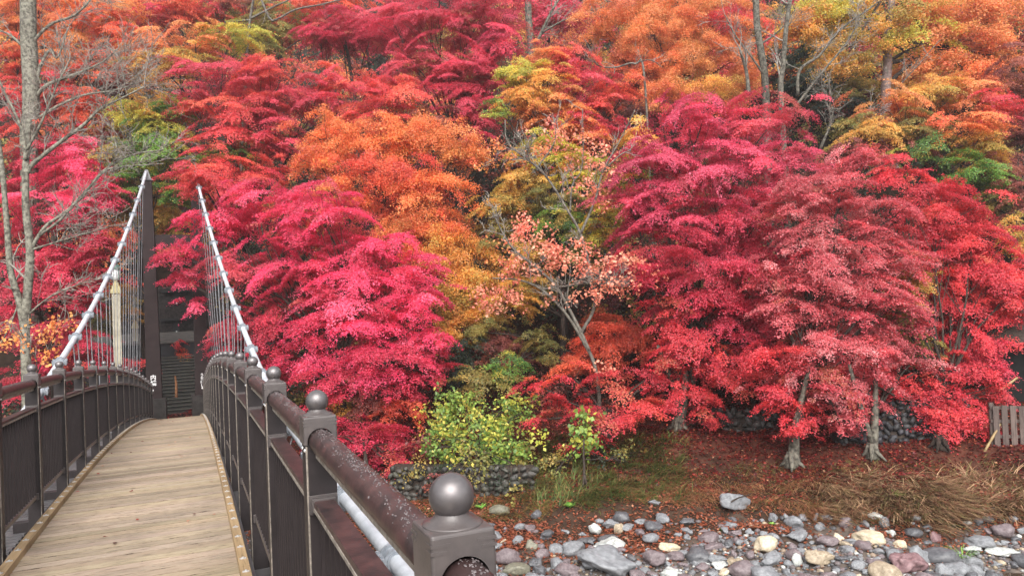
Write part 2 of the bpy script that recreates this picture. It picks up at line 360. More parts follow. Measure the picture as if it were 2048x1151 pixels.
    for s_ in (-1, 1):
        cl.tube([(0, s_*.05-.014, 0), (0, s_*.05+.014, 0)], .074, 18); cl.box((s_*.05-.018+(.03*s_), -.06, -.03), (s_*.05+.018+(.03*s_), .06, .03))
        for yy in (-.042, .042): cl.tube([(s_*.085, yy, -.045), (s_*.085, yy, .045)], .011, 6)
    cl.box((-.03, -.03, -.105), (.03, .03, -.05))
    clamp_me = cl.mesh('cable_clamp', M_ZINC)
    for side, yc in ((-1, 13.14763), (1, 11.71326)):
        yy = np.linspace(-4, 29.85, 90)
        mb = MB(); mb.tube([(xc(side, y), y, zc(y)) for y in yy], .047, 14)
        cab = mb.build('main_cable', M_WRAP, root, smooth=True)
        j0 = int(math.ceil((-3.5-yc)/S))
        for j in range(j0, 30):
            y = yc+S*j
            if y > 29.0: break
            c = link('cable_clamp', clamp_me, cab, (xc(side, y), y, zc(y)))
            e = .1; c.rotation_euler = (math.atan2(zc(y+e)-zc(y-e), 2*e), 0, 0)
            zt, zlow = zc(y)-.07, zdk(y)-.14; xb = (-aL-.42) if side < 0 else aR+.42
            if zt-zlow < .15: continue
            mb = MB()
            for dx in (-.034, .034):
                mb.tube([(xc(side, y)+dx, y, zt), (xb+dx, y, zlow)], .009, 6)
            mb.box((xb-.05, y-.02, zlow-.02), (xb+.05, y+.02, zlow+.04))
            mb.build('hanger', M_ROD, root)
    # pylons
    for side, xt, xbm in ((-1, -1.265, -1.235), (1, .375, .365)):
        mb = MB(); zt, z0, Yp = 4.95, -4.4, 30.0; wt, wb = .17, .275
        a = [(xbm-wb, Yp-.32, z0), (xbm+wb, Yp-.32, z0), (xbm+wb, Yp+.32, z0), (xbm-wb, Yp+.32, z0)]
        b = [(xt-wt, Yp-.24, zt), (xt+wt, Yp-.24, zt), (xt+wt, Yp+.24, zt), (xt-wt, Yp+.24, zt)]; mb.hexa(a, b)
        py = bevel(mb.build('pylon', M_PYLON, root), .015, 2)
        mb = MB(); z1, z2 = zt, zt+.42
        a = [(xt-wt-.025, Yp-.27, z1), (xt+wt+.025, Yp-.27, z1), (xt+wt+.025, Yp+.27, z1), (xt-wt-.025, Yp+.27, z1)]
        mb.hexa(a, [(p[0], p[1], z1+.05) for p in a])
        a = [(xt-wt+.01, Yp-.23, z1+.05), (xt+wt-.01, Yp-.23, z1+.05), (xt+wt-.01, Yp+.23, z1+.05), (xt-wt+.01, Yp+.23, z1+.05)]
        mb.hexa(a, [(xt-.05, Yp-.08, z2), (xt+.05, Yp-.08, z2), (xt+.05, Yp+.08, z2), (xt-.05, Yp+.08, z2)])
        mb.build('pylon_cap', M_GIRD, py)
        mb = MB(); xo = -side*.05; mb.box((xbm+xo-.33, Yp-.5, -4.6), (xbm+xo+.33, Yp+.5, -2.95)); bevel(mb.build('footing', M_CONC, py), .02, 2)
        mwht = M_WHITE
        txt, size, px_, py_ = (('\u5185\n\u6a4b', .2, 306.5, 754.5) if side < 0 else ('\u3046\n\u3061\n\u306f\n\u3057', .125, 404, 749))
        fc = bpy.data.curves.new('lettering', 'FONT'); fc.body = txt; fc.size = size; fc.align_x = 'CENTER'; fc.space_line = 1.02; fc.extrude = .006; fc.offset = .004
        Q = at_Y(px_, py_, Yp-.30); tmp = bpy.data.objects.new('lettering_curve', fc); COL.objects.link(tmp); bpy.context.view_layer.update()
        tm = bpy.data.meshes.new_from_object(tmp.evaluated_get(bpy.context.evaluated_depsgraph_get())); tm.materials.clear(); tm.materials.append(mwht); bpy.data.objects.remove(tmp)
        to = link('lettering', tm, py); fy = Yp-.32+(.08*(Q[2]-z0)/(zt-z0))-.012
        to.location = (float(Q[0]), fy, float(Q[2])-size*.35); to.rotation_euler = (math.radians(90), 0, 0)
        Q = at_Y(305.5 if side < 0 else 405, 780 if side < 0 else 775, Yp-.3); mb = MB(); mb.tube([(Q[0], fy-.005, Q[2]), (Q[0], fy+.02, Q[2])], .035, 10); mb.build('reflector', mwht, py)
    mb = MB(); mb.box((-1.05, 29.85, 2.5), (.2, 30.15, 2.98)); mb.build('cross_beam', M_PYLON, root)
    mb = MB(); mb.box((-1.7, 29.2, -6.2), (.8, 31.2, -3.98)); mb.build('abutment', M_CONC, root)
M_WHITE = mat('white_letter', (.75,.75,.75), (.8,.8,.8), 10, .5)
M_DEW = mat('dew', (.07,.055,.055), (.13,.11,.11), 40, .12, .6, 0, 0)
def add_dew(parent, x, y, rng, dens):
    n = int(1100*dens); V = []; F = []
    th = np.clip(rng.normal(0, .42, n), -1.1, 1.1); t = rng.uniform(.03, S-.03, n)
    keep = np.sin(t*9+th*3+y)+np.sin(t*23-th*7)+rng.normal(0, .8, n) > -.4; th, t = th[keep], t[keep]; n = len(t)
    R = rng.uniform(.0009, .0027, n)*np.where(rng.random(n) < .12, 1.5, 1)
    N_ = np.stack([np.sin(th), np.zeros(n), np.cos(th)], -1); A = np.stack([np.cos(th), np.zeros(n), -np.sin(th)], -1); B = np.tile([0., 1, 0], (n, 1))
    Pc = np.stack([x+.0423*np.sin(th), y+t, zb(y+t)-.136+.0423*np.cos(th)], -1)
    ring = []
    for i in range(6):
        a = i*math.pi/3; ring.append(Pc+(A*math.cos(a)+B*math.sin(a)*1.5)*R[:, None])
    mid = []
    for i in range(6):
        a = i*math.pi/3; mid.append(Pc+(A*math.cos(a)+B*math.sin(a)*1.5)*R[:, None]*.7+N_*R[:, None]*.5)
    V = np.stack(ring+mid+[Pc+N_*R[:, None]*.7], 1).reshape(-1, 3); b = np.arange(n)[:, None]*13
    Q = np.concatenate([b+np.array([[i, (i+1) % 6, 6+(i+1) % 6, 6+i]]) for i in range(6)]); T = np.concatenate([b+np.array([[6+i, 6+(i+1) % 6, 12]]) for i in range(6)])
    tag(link('dew_drops', mesh_np('dew_drops', V, [Q, T], M_DEW, smooth=True), parent), kind='stuff')
build_bridge()

# ------------------------------------------------------------------ foliage tools
PAL = {
 'pink': [((228,44,102),4),((212,28,80),3),((242,92,132),2),((196,22,66),1)],
 'deeppink': [((196,18,62),4),((178,16,54),3),((215,40,85),2)],
 'salmon': [((214,58,64),4),((226,84,68),3),((200,46,74),2),((226,104,70),1)],
 'salmonpink': [((208,58,86),4),((220,82,96),3),((196,44,70),2)],
 'crimson': [((204,36,72),4),((188,30,60),3),((214,62,94),2)],
 'berry': [((204,52,94),4),((214,80,114),3),((190,42,76),3),((222,54,88),2)],
 'scarlet': [((212,40,58),4),((220,58,60),3),((196,30,56),3)],
 'redorange': [((220,84,48),4),((226,104,56),3),((206,64,48),2)],
 'orange': [((230,122,50),4),((234,142,72),3),((222,96,52),3),((226,150,58),2)],
 'softorange': [((222,130,62),4),((230,150,80),3),((208,104,58),2),((208,140,60),2)],
 'gold': [((228,164,58),4),((218,146,52),3),((230,186,72),1),((190,160,60),1)],
 'goldolive': [((222,160,56),3),((196,152,54),3),((166,146,52),2)],
 'olive': [((146,132,54),4),((120,120,48),3),((172,142,60),2)],
 'lime': [((196,186,50),4),((168,168,50),3),((222,198,62),2),((224,164,56),2)],
 'green': [((92,138,40),4),((114,154,46),3),((72,112,36),3),((190,176,56),2)],
 'darkgreen': [((42,60,34),4),((32,48,28),3),((62,76,38),1)],
 'peach': [((236,146,116),4),((240,164,130),3),((226,120,96),2)],
 'dusty': [((200,88,96),4),((216,132,134),3),((188,56,72),3),((212,70,80),3)],
 'brownred': [((150,72,60),4),((132,58,54),3),((166,88,62),2)],
 'yellowgreen': [((188,188,60),3),((128,156,56),5),((212,198,74),2),((98,132,50),4)],
 'orangeleaf': [((236,150,62),4),((240,166,80),3),((228,128,56),2)],
 'maroon': [((110,26,34),4),((92,24,30),3),((130,36,40),2)],
 'mixed': [((214,66,66),3),((224,120,66),3),((206,146,60),2),((130,120,50),1)],
}
GREENISH = {'yellowgreen', 'green', 'darkgreen', 'olive', 'goldolive', 'lime'}
LEAFK = 1.1
def sub_noise(rng): return rng.uniform(0, 6.283, 3)
def clump_leaves(rng, c, a, b, dd, pal, L=.05, dens=1.0, tilt=.34, droop=.2, th=.03, rs=None, flat=1.0, cover=4.5):
    """layered leaf sprays inside an ellipsoid; returns quads (n,4,3), colours (n,3), spray centres"""
    right = AX[0]*np.array([1, 1, 0]); right /= np.linalg.norm(right); fw = np.array([AX[2][0], AX[2][1], 0]); fw /= np.linalg.norm(fw); up = np.array([0, 0, 1.])
    area = math.pi*a*b
    rs0 = rs or min(.8, max(.28, .42*math.sqrt(a*b)))
    ns = max(4, int(cover*area/(math.pi*rs0**2)))
    v = nz(rng.normal(0, 1, (ns, 3))); rad = rng.random(ns)**.38*np.where(rng.random(ns) < .2, rng.uniform(1.05, 1.4, ns), 1)
    loc = v*rad[:, None]; wob = 1+.18*np.sin(3.1*v[:, 0]*3+rng.uniform(0, 6))+.14*np.sin(5*v[:, 2]+rng.uniform(0, 6))
    loc = loc*wob[:, None]
    ctr = c+right*(loc[:, 0]*a)[:, None]+fw*(loc[:, 1]*dd)[:, None]+up*(loc[:, 2]*b)[:, None]
    outw = nz(right*(v[:, 0])[:, None]+fw*(v[:, 1])[:, None])
    toc = nz(-ctr*np.array([1, 1, 0])); nrm = nz(up*1.0+outw*rng.uniform(.15, .7, ns)[:, None]*(1.0+.4*np.abs(loc[:, 2]))[:, None]+rng.normal(0, .16, (ns, 3)))
    R = rs0*rng.uniform(.45, 1.4, ns)*np.where(rad > 1.02, .6, 1)
    nl = np.maximum(6, (dens*1.35*math.pi*R**2/(.5*L*L)).astype(int)); idx = np.repeat(np.arange(ns), nl); n = len(idx)
    tx = nz(np.cross(np.cross(nrm, outw+rng.normal(0, .45, (ns, 3))), nrm)); ty = np.cross(nrm, tx)
    th_ = rng.uniform(0, 2*math.pi, n); ph = rng.uniform(0, 6.283, (ns, 2))
    outl = 1+.28*np.sin(3*th_+ph[idx, 0])+.24*np.sin(7*th_+ph[idx, 1])+.2*np.sin(13*th_+ph[idx, 0]*2)
    rho = rng.random(n)**.6*R[idx]*outl; el = rng.uniform(.95, 1.5, ns)[idx]
    zloc = -droop*rho**2/R[idx]+rng.normal(0, th, n)
    dirv = tx[idx]*(np.cos(th_)*el)[:, None]+ty[idx]*(np.sin(th_)/el)[:, None]
    P = ctr[idx]+dirv*rho[:, None]+nrm[idx]*zloc[:, None]*flat
    ln = nz(nrm[idx]+rng.normal(0, tilt, (n, 3))+dirv*.25)
    ax = nz(np.cross(ln, rng.normal(0, 1, (n, 3)))); ax = nz(ax+dirv*.5-up*.25); sd = nz(np.cross(ln, ax)); ln = np.cross(ax, sd)
    l = L*rng.uniform(.65, 1.25, n)[:, None]; w = l*rng.uniform(.6, .9, n)[:, None]
    fold = ln*l*rng.uniform(-.05, .22, n)[:, None]
    Q = np.stack([P-ax*l*.5, P+sd*w*.5+fold, P+ax*l*.5, P-sd*w*.5+fold], 1)
    cols = np.array([s2l(q[0]) for q in PAL[pal]]); wt = np.array([q[1] for q in PAL[pal]], float); wt /= wt.sum()
    cs = rng.choice(len(cols), ns, p=wt); cl = rng.choice(len(cols), n, p=wt); scol = cols[cs]
    if pal not in GREENISH:
        od = rng.random(ns) < .07; alt = np.array([s2l(q) for q in ((176,120,62),(150,110,56),(160,70,58),(214,120,70))]); scol[od] = .5*scol[od]+.5*alt[rng.choice(4, int(od.sum()))]
    base = np.where((rng.random(n) < .75)[:, None], scol[idx], cols[cl])
    jit = (rng.uniform(.84, 1.14, n)*rng.uniform(.85, 1.15, ns)[idx])[:, None]
    c_ = base*jit*LEAFK*rng.uniform(.94, 1.06, (n, 3)); lum = (c_@np.array([.35, .45, .2]))[:, None]
    return Q, c_*.88+lum*.07+.023, ctr
def leaves_obj(name, parts, parent, m=None):
    Q = np.concatenate([p[0] for p in parts]); C = np.concatenate([p[1] for p in parts]); n = len(Q)
    return link(name, mesh_np(name, Q.reshape(-1, 3), [np.arange(4*n).reshape(n, 4)], m or M_LEAF, col=np.repeat(C, 4, 0)), parent)
def curve_path(rng, p0, p1, n=7, sag=.12, wob=.05):
    p0 = np.asarray(p0, float); p1 = np.asarray(p1, float); d = np.linalg.norm(p1-p0); t = np.linspace(0, 1, n)[:, None]
    mid = (p0+p1)/2+np.array([0, 0, sag*d])+rng.normal(0, wob*d, 3)
    P = (1-t)**2*p0+2*t*(1-t)*mid+t**2*p1
    P[1:-1] += rng.normal(0, wob*.25*d/math.sqrt(n), (n-2, 3)); return P
TREE_N = [0]
def tree(name, label, cat, clumps, root=None, trunk_r=.14, group=None, bark=None, L=.05, twigs=7, seed=None, fork=0, trunk_top=None, **kw):
    """clumps: (px,py,rx,ry,depth,palette[,opts]) in photo pixels; each becomes a leafy ellipsoid at its own distance"""
    TREE_N[0] += 1; rng = np.random.default_rng(seed or 100+TREE_N[0])
    cen = np.array([at_d(c[0], c[1], c[4]) for c in clumps]); wts = np.array([c[2]*c[3] for c in clumps], float)
    cm = (cen*wts[:, None]).sum(0)/wts.sum()
    if root is None: rx, ry = cm[0], cm[1]+.3
    elif len(root) == 2: g = ghit(*root); rx, ry = g[0], g[1]
    else: g = at_d(*root); rx, ry = g[0], g[1]
    R0 = np.array([rx, ry, gz1(rx, ry)-.1])
    top = empty(name, R0, label, cat, group); bark = bark or M_BARK_D
    mb = MB(); parts = []
    ztop = trunk_top if trunk_top is not None else max(R0[2]+1.2, cm[2]-.25*(cen[:, 2].max()-cen[:, 2].min()+1))
    T1 = np.array([.55*rx+.45*cm[0], .55*ry+.45*cm[1], ztop])
    nt_ = 9; tp = curve_path(rng, R0, T1, nt_, .02, .05); tr = trunk_r*(1-.55*np.linspace(0, 1, nt_)); tr[0] *= 1.75; tr[1] *= 1.12
    mb.tube(tp-R0, tr, 9)
    if fork: fp = curve_path(rng, tp[1]+np.array([0, 0, .1]), tp[1]+AX[0]*fork*np.array([1, 1, 0])+np.array([0, 0, 2.2]), 7, -.04, .05); mb.tube(fp-R0, np.linspace(trunk_r*.72, trunk_r*.35, 7), 9)
    for q in range(5):
        an = q*1.256+rng.uniform(-.3, .3); dv = np.array([math.cos(an), math.sin(an), 0]); mb.tube(np.array([tp[0]-R0+dv*trunk_r*.4+[0,0,.42], tp[0]-R0+dv*trunk_r*1.15+[0,0,.2], tp[0]-R0+dv*trunk_r*(2.2+rng.random())+[0,0,.03]]), [trunk_r*.62, trunk_r*.5, trunk_r*.14], 6)
    for c, p in zip(clumps, cen):
        o = dict(kw); o.update(c[6] if len(c) > 6 else {})
        a, b = 1.1*c[2]*c[4]/FPX, 1.1*c[3]*c[4]/FPX; dd = o.pop('dd', .8*math.sqrt(a*max(a, b))); LL = o.pop('L', L)
        r = clump_leaves(rng, p, a, b, dd, c[5], L=LL, **o); parts.append((r[0]-R0, r[1]))
        k = rng.integers(nt_//2, nt_); tgt = p-np.array([0, 0, .3*b])
        lp = curve_path(rng, tp[k], tgt, 8, .06, .07); lr = np.linspace(tr[k]*.55, .02, 8); mb.tube(lp-R0, lr, 6, 1)
        for q in rng.permutation(len(r[2]))[:twigs+int(1.5*a*b)]:
            s = lp[rng.integers(3, 8)]; mb.tube(curve_path(rng, s, r[2][q], 5, .04, .08)-R0, np.linspace(.015, .005, 5), 4, 1, caps=False)
    mb.build('trunk', [bark, M_BARK_D], top, smooth=True); leaves_obj('crown', parts, top)
    return top

# ------------------------------------------------------------------ the trees, nearest first
def plant_trees():
    tree('maple_tree', 'bright pink maple beside the bridge, branches reaching over the right railing and between the pylons', 'tree', [
        (430,440,62,40,25.5,'pink'),(365,512,58,26,26,'pink'),(372,560,50,22,26,'pink'),(520,425,70,48,25.5,'pink'),(640,415,95,48,25,'pink'),(395,605,35,14,26,'pink'),
        (560,500,90,45,24.5,'pink'),(705,480,95,60,24.5,'pink'),(480,540,85,42,25,'salmonpink'),(620,570,110,50,24,'pink'),(740,570,90,60,24,'pink'),(820,545,60,55,24.5,'pink'),
        (700,640,120,55,23.5,'pink'),(830,630,75,60,23.5,'pink'),(560,640,85,45,24.5,'crimson'),(480,660,60,50,25,'crimson'),(630,710,100,45,23.5,'pink'),(760,720,100,45,23,'pink'),(860,680,55,40,23.5,'pink'),
        (690,770,90,35,23,'deeppink'),(810,770,70,35,23,'deeppink'),(540,720,55,40,24,'deeppink'),(870,740,35,40,23.5,'deeppink')],
        root=(700,905), trunk_r=.17, dens=1.05)
    tree('maple_tree', 'low crimson maple hanging over the cobble wall behind the railing', 'tree', [
        (720,860,70,40,22,'deeppink'),(775,905,62,45,21.5,'deeppink'),(700,920,60,40,21.8,'deeppink'),(640,850,50,40,22.5,'deeppink'),(800,935,28,32,21.3,'deeppink')], root=(735,960), trunk_r=.08)
    tree('shrub', 'small rusty orange maple shrub under the pink tree', 'shrub', [(730,800,55,38,23.2,'brownred'),(790,825,50,30,22.8,'redorange'),(690,815,35,32,23.4,'goldolive')], root=(740,870), trunk_r=.05)
    tree('maple_tree', 'large berry red maple with slim dark trunk behind the litter covered bank', 'tree', [
        (1400,240,110,55,24,'berry'),(1540,235,85,45,24,'salmonpink'),(1310,330,100,60,23.5,'berry'),(1440,330,120,65,23,'berry'),(1570,330,80,60,23.5,'berry'),(1260,400,70,45,23.5,'berry'),
        (1370,430,110,60,22.8,'berry'),(1500,430,100,60,22.8,'crimson'),(1285,520,70,55,22.8,'crimson'),(1400,540,110,60,22.4,'crimson'),(1500,530,90,60,22.6,'crimson'),
        (1350,620,70,45,22.2,'scarlet'),(1450,640,95,50,22,'crimson'),(1400,710,90,45,21.8,'scarlet'),(1480,745,70,45,21.6,'scarlet'),(1540,650,60,60,22,'crimson'),(1560,560,50,50,22.4,'crimson'),(1350,780,60,26,21.8,'scarlet'),(1410,820,35,40,21.6,'scarlet'),(1420,420,170,170,25.3,'berry',{'cover':2.6}),(1420,640,120,110,23.6,'crimson',{'cover':2.6})],
        root=(1357,858), trunk_r=.15, fork=-.6, bark=M_BARK_G)
    tree('maple_tree', 'dusty rose maple with forked pale trunk at the edge of the grass bank', 'tree', [
        (1680,370,85,50,20.5,'dusty'),(1640,450,90,50,20.3,'dusty'),(1750,440,70,55,20.6,'dusty'),(1620,540,90,45,20,'dusty'),(1720,540,75,40,20.2,'dusty'),(1580,610,80,45,19.8,'dusty'),(1690,620,85,45,19.8,'dusty'),
        (1790,600,55,26,20,'dusty'),(1540,700,65,40,19.6,'scarlet'),(1640,700,90,40,19.5,'dusty'),(1740,690,70,35,19.6,'dusty'),(1600,770,80,38,19.2,'dusty'),(1700,770,80,38,19.3,'dusty'),(1610,845,50,32,19.1,'scarlet'),(1680,840,55,30,19.1,'dusty'),(1560,800,50,32,19.2,'scarlet'),(1590,390,60,40,20.6,'dusty'),(1800,520,50,50,20.6,'dusty'),(1540,560,50,50,20.3,'dusty'),(1830,640,40,30,20.2,'dusty'),(1720,320,60,30,20.8,'dusty'),(1680,560,130,180,21.9,'dusty',{'cover':2.4})],
        root=(1585,932), trunk_r=.14, fork=.55, bark=M_BARK_G, L=.048)
    tree('maple_tree', 'scarlet sprayed maple on a curved trunk before the dark cobble wall', 'tree', [
        (1770,760,60,34,19.9,'scarlet'),(1830,800,50,26,19.9,'scarlet'),(1730,810,40,30,19.7,'dusty'),(1690,720,50,25,20,'scarlet'),(1820,720,45,28,20,'dusty')], root=(1745,912), trunk_r=.12, fork=-.5, bark=M_BARK_G, trunk_top=-2.4)
    tree('maple_tree', 'vivid pink red maple spreading beside the wooden fence', 'tree', [
        (1800,345,65,38,22.5,'scarlet'),(1870,400,90,55,22.3,'scarlet'),(1940,470,85,60,22,'scarlet'),(1860,500,70,50,22.2,'scarlet'),(1975,560,75,60,21.6,'scarlet'),(1900,590,60,45,21.8,'scarlet'),
        (2010,640,45,60,21.3,'scarlet'),(1930,660,70,45,21.2,'scarlet'),(1985,720,45,40,20.8,'crimson'),(1900,740,75,35,20.4,'scarlet'),(1920,800,75,40,19.8,'scarlet'),(1915,850,55,35,19.6,'scarlet'),(1985,790,40,22,19.9,'scarlet'),(1800,630,44,50,20.7,'olive'),(1825,560,40,44,20.9,'goldolive'),(1780,700,36,30,20.5,'brownred'),(1840,700,30,36,20.6,'olive'),(1860,780,50,34,20,'scarlet'),(1950,850,50,30,19.5,'scarlet'),(1880,840,45,34,19.4,'scarlet'),(1940,560,60,50,21.8,'scarlet'),(2030,560,40,60,21.6,'scarlet'),(1910,560,90,170,23.4,'scarlet',{'cover':2.4}),(1800,660,40,40,22,'olive'),(1850,640,45,50,22.2,'brownred'),(1830,570,50,40,22.4,'olive')],
        root=(1880,895), trunk_r=.12)
    tree('maple_tree', 'low spreading red orange maple above the dark green bank', 'tree', [
        (1090,770,65,20,21.5,'scarlet'),(1150,750,70,24,21.5,'redorange'),(1230,770,80,26,21.3,'scarlet'),(1290,750,60,28,21.6,'scarlet'),(1100,830,60,25,21.2,'scarlet'),(1180,820,70,28,21,'scarlet'),(1260,830,65,30,21,'scarlet'),(1140,875,60,20,20.8,'scarlet'),(1320,720,40,24,21.8,'scarlet'),(1300,800,40,34,21.3,'redorange')],
        root=(1215,890), trunk_r=.09, rs=.42, cover=2.3, tilt=.3)
    tree('maple_tree', 'rounded orange red maple at the foot of the leaning tree', 'tree', [(1215,660,62,45,25,'redorange'),(1265,690,50,45,25,'redorange'),(1180,720,60,40,25,'redorange'),(1000,700,60,40,26,'brownred'),(960,650,50,40,26,'olive')], root=(1230,800,25), trunk_r=.09)
    tree('maple_tree', 'large orange maple with tiered crown in the middle of the slope', 'tree', [
        (640,265,65,42,28.5,'orange'),(740,270,90,40,28,'orange'),(850,265,80,38,28,'orange'),(920,290,75,36,28,'softorange'),(640,320,60,30,28.3,'orange'),(760,340,95,38,27.5,'redorange'),(870,360,90,42,27.2,'orange'),(680,385,80,32,27.8,'orange'),
        (760,410,60,34,27.5,'redorange'),(870,430,85,45,27,'orange'),(810,470,60,50,27,'orange'),(900,500,65,50,26.6,'gold'),(940,545,60,45,26.4,'gold'),(905,590,50,40,26.4,'goldolive'),(950,620,50,35,26.4,'gold'),(905,660,35,40,26,'gold')],
        root=(800,620,29), trunk_r=.17, tilt=.7, th=.09, L=.058)
    tree('maple_tree', 'tall salmon red maple rising behind the right pylon', 'tree', [
        (440,160,95,42,31.5,'salmonpink'),(560,150,100,40,31.5,'salmon'),(390,215,60,30,31,'salmon'),(490,220,95,42,31,'salmon'),(620,190,90,38,31.5,'salmonpink'),(720,190,90,40,31.5,'salmon'),(810,190,70,40,31.5,'salmon'),(760,235,80,26,31,'salmon'),
        (460,275,80,36,30.5,'salmon'),(540,290,60,40,30.5,'salmonpink'),(430,330,80,34,29.5,'salmon'),(510,350,80,36,29.5,'salmon'),(400,370,60,26,29,'salmon'),(470,390,60,22,28.8,'salmon'),(545,235,60,45,31,'salmonpink'),(860,240,50,28,31,'brownred'),(430,305,40,22,30.6,'green'),(495,310,34,20,30.8,'green'),(398,352,36,16,26.4,'salmon',{'rs':.4}),(430,368,40,14,26.6,'salmon',{'rs':.4})],
        root=(470,640,32), trunk_r=.2, L=.054)
    tree('maple_tree', 'tall crimson maple at the top centre of the slope', 'tree', [
        (860,60,85,65,35,'crimson'),(950,40,80,55,35,'crimson'),(1000,90,60,60,34.5,'berry'),(900,140,95,50,34,'crimson'),(970,170,70,50,34,'crimson'),(840,130,70,40,34.5,'salmonpink'),(940,235,60,40,33.5,'crimson'),(780,20,60,36,36,'salmonpink'),(1010,10,50,50,35,'salmonpink'),(880,-30,120,40,36,'crimson')],
        root=(930,380,35), trunk_r=.2, L=.054)
    tree('maple_tree', 'magenta maple crown glowing among the upper red trees', 'tree', [(690,52,88,26,38,'deeppink'),(640,68,55,22,38,'deeppink'),(740,70,60,22,38,'deeppink'),(690,75,80,14,37.5,'deeppink')], trunk_r=.12, L=.058)
    tree('maple_tree', 'round maple turning from yellow to pink above the leaning tree', 'tree', [
        (1075,112,62,24,29,'softorange'),(1130,122,62,26,29,'salmon'),(1040,150,48,28,28.6,'lime'),(1095,160,70,30,28.4,'gold'),(1165,160,60,34,28.6,'salmonpink'),(1050,190,55,26,28,'gold'),(1130,205,75,30,28.2,'softorange'),(1200,200,55,32,28.4,'salmon'),(1245,180,45,34,29,'redorange'),(1000,215,28,22,27.6,'yellowgreen'),(1075,232,60,24,28,'softorange'),(1010,160,26,20,28.6,'lime'),(1150,240,50,22,28,'salmonpink')],
        root=(1120,420,29), trunk_r=.12, L=.054)
    tree('maple_tree', 'olive and gold understorey maple behind the leaning tree', 'tree', [
        (1085,285,62,36,26.6,'lime'),(1050,345,60,38,26.6,'goldolive'),(1150,340,55,40,26.6,'lime'),(1015,400,55,38,26.6,'goldolive'),(1100,400,60,40,26.2,'olive'),(1205,455,52,38,25.4,'lime'),(1235,390,48,50,25.6,'goldolive'),(1275,290,42,48,26.4,'gold'),(1170,275,50,34,27.4,'softorange'),(1205,265,40,28,27.6,'salmonpink'),(1000,465,50,38,26.6,'olive'),(1060,515,60,40,25.8,'goldolive'),(1150,480,52,40,25.6,'olive'),(1255,330,36,34,26,'yellowgreen'),(1130,440,50,30,25.8,'green'),(1030,590,55,34,25.6,'goldolive')],
        root=(1110,640,27), trunk_r=.12)
    tree('oak_tree', 'broad soft orange tree across the upper right slope', 'tree', [
        (1200,40,60,40,36,'softorange'),(1290,20,80,40,36,'softorange'),(1390,15,80,40,36,'softorange'),(1230,90,60,40,35.5,'softorange'),(1320,75,80,40,35.5,'softorange'),(1410,75,70,40,35.5,'softorange'),(1290,135,70,34,35,'orange'),(1380,140,80,36,35,'softorange'),(1460,110,60,45,35.5,'softorange'),(1330,190,60,36,34,'softorange'),(1420,180,60,30,34,'gold'),(1450,40,60,40,36,'salmon'),(1480,165,36,40,35,'softorange'),(1250,150,50,30,35,'brownred')],
        root=(1340,330,36), trunk_r=.2, tilt=.7, th=.1, L=.062)
    tree('oak_tree', 'amber tree with thick reddish trunk at the upper right', 'tree', [
        (1680,30,90,40,34,'lime'),(1780,20,90,36,34,'goldolive'),(1880,20,90,40,34,'softorange'),(1980,30,80,40,34,'softorange'),(1700,90,70,36,33.5,'goldolive'),(1840,80,70,34,33.5,'lime'),(1920,90,80,40,33.5,'softorange'),(2010,100,60,40,33.5,'softorange'),(1610,40,60,40,34.5,'gold'),(1860,130,70,30,33,'softorange'),(1960,150,70,34,33,'orange'),(1680,130,50,22,33,'goldolive')],
        root=(1765,205,33.5), trunk_r=.3, bark=M_BARK_R, tilt=.7, th=.1, L=.09, trunk_top=13.5)
    tree('maple_tree', 'green maple with orange tips on the right slope', 'tree', [
        (1780,215,75,34,28.5,'softorange'),(1860,190,70,30,29,'goldolive'),(1940,190,60,40,28.5,'softorange'),(1750,270,70,34,28,'goldolive'),(1830,260,70,40,28,'olive'),(1920,250,75,40,27.6,'orange'),(1990,220,50,40,28,'salmon'),(1870,310,80,34,27.4,'green'),(1960,300,60,34,27.4,'goldolive'),(1720,250,40,24,28.4,'olive'),(1800,300,60,24,27.6,'brownred'),(1950,345,70,30,27,'green'),(1700,300,50,26,28,'brownred')],
        root=(1860,470,28), trunk_r=.15, L=.054)
    tree('maple_tree', 'russet red maple at the right edge behind the pink tree', 'tree', [(2020,170,40,60,30,'brownred'),(2035,260,40,60,29,'brownred'),(2010,340,45,45,28,'brownred'),(2040,420,35,60,26,'brownred'),(2030,470,30,40,24.5,'goldolive'),(1985,400,40,34,27,'olive')], root=(2040,560,28), trunk_r=.14, L=.054)
    tree('maple_tree', 'orange maple crown behind the grey trunk at the upper left', 'tree', [
        (40,30,60,50,38,'softorange'),(140,20,75,45,38,'softorange'),(215,60,50,40,37,'redorange'),(30,110,50,40,37,'redorange'),(120,100,70,45,37,'softorange'),(200,130,50,30,36,'redorange'),(100,180,70,40,36,'salmon'),(30,190,50,45,36,'salmon'),(170,200,50,30,35,'redorange'),(240,30,40,40,38,'softorange'),(150,235,50,30,34.5,'redorange')],
        root=(110,420,38), trunk_r=.2, L=.062)
    tree('maple_tree', 'deep pink maple filling the left bank behind the bare tree', 'tree', [
        (60,270,70,45,31,'salmon'),(150,290,55,35,31,'pink'),(60,340,70,45,30,'deeppink'),(160,350,70,40,29.5,'pink'),(200,400,50,40,29.5,'pink'),(90,420,90,50,29,'pink'),(185,470,60,50,29,'deeppink'),(30,490,60,55,28.5,'deeppink'),(110,520,80,50,28.5,'deeppink'),(180,560,60,45,28,'deeppink'),(60,590,75,45,28,'deeppink'),(140,640,75,45,27.5,'deeppink'),(30,670,60,50,27.5,'deeppink'),(160,710,60,40,27,'deeppink'),(60,750,60,40,27,'deeppink')],
        root=(110,770,29), trunk_r=.18, L=.054)
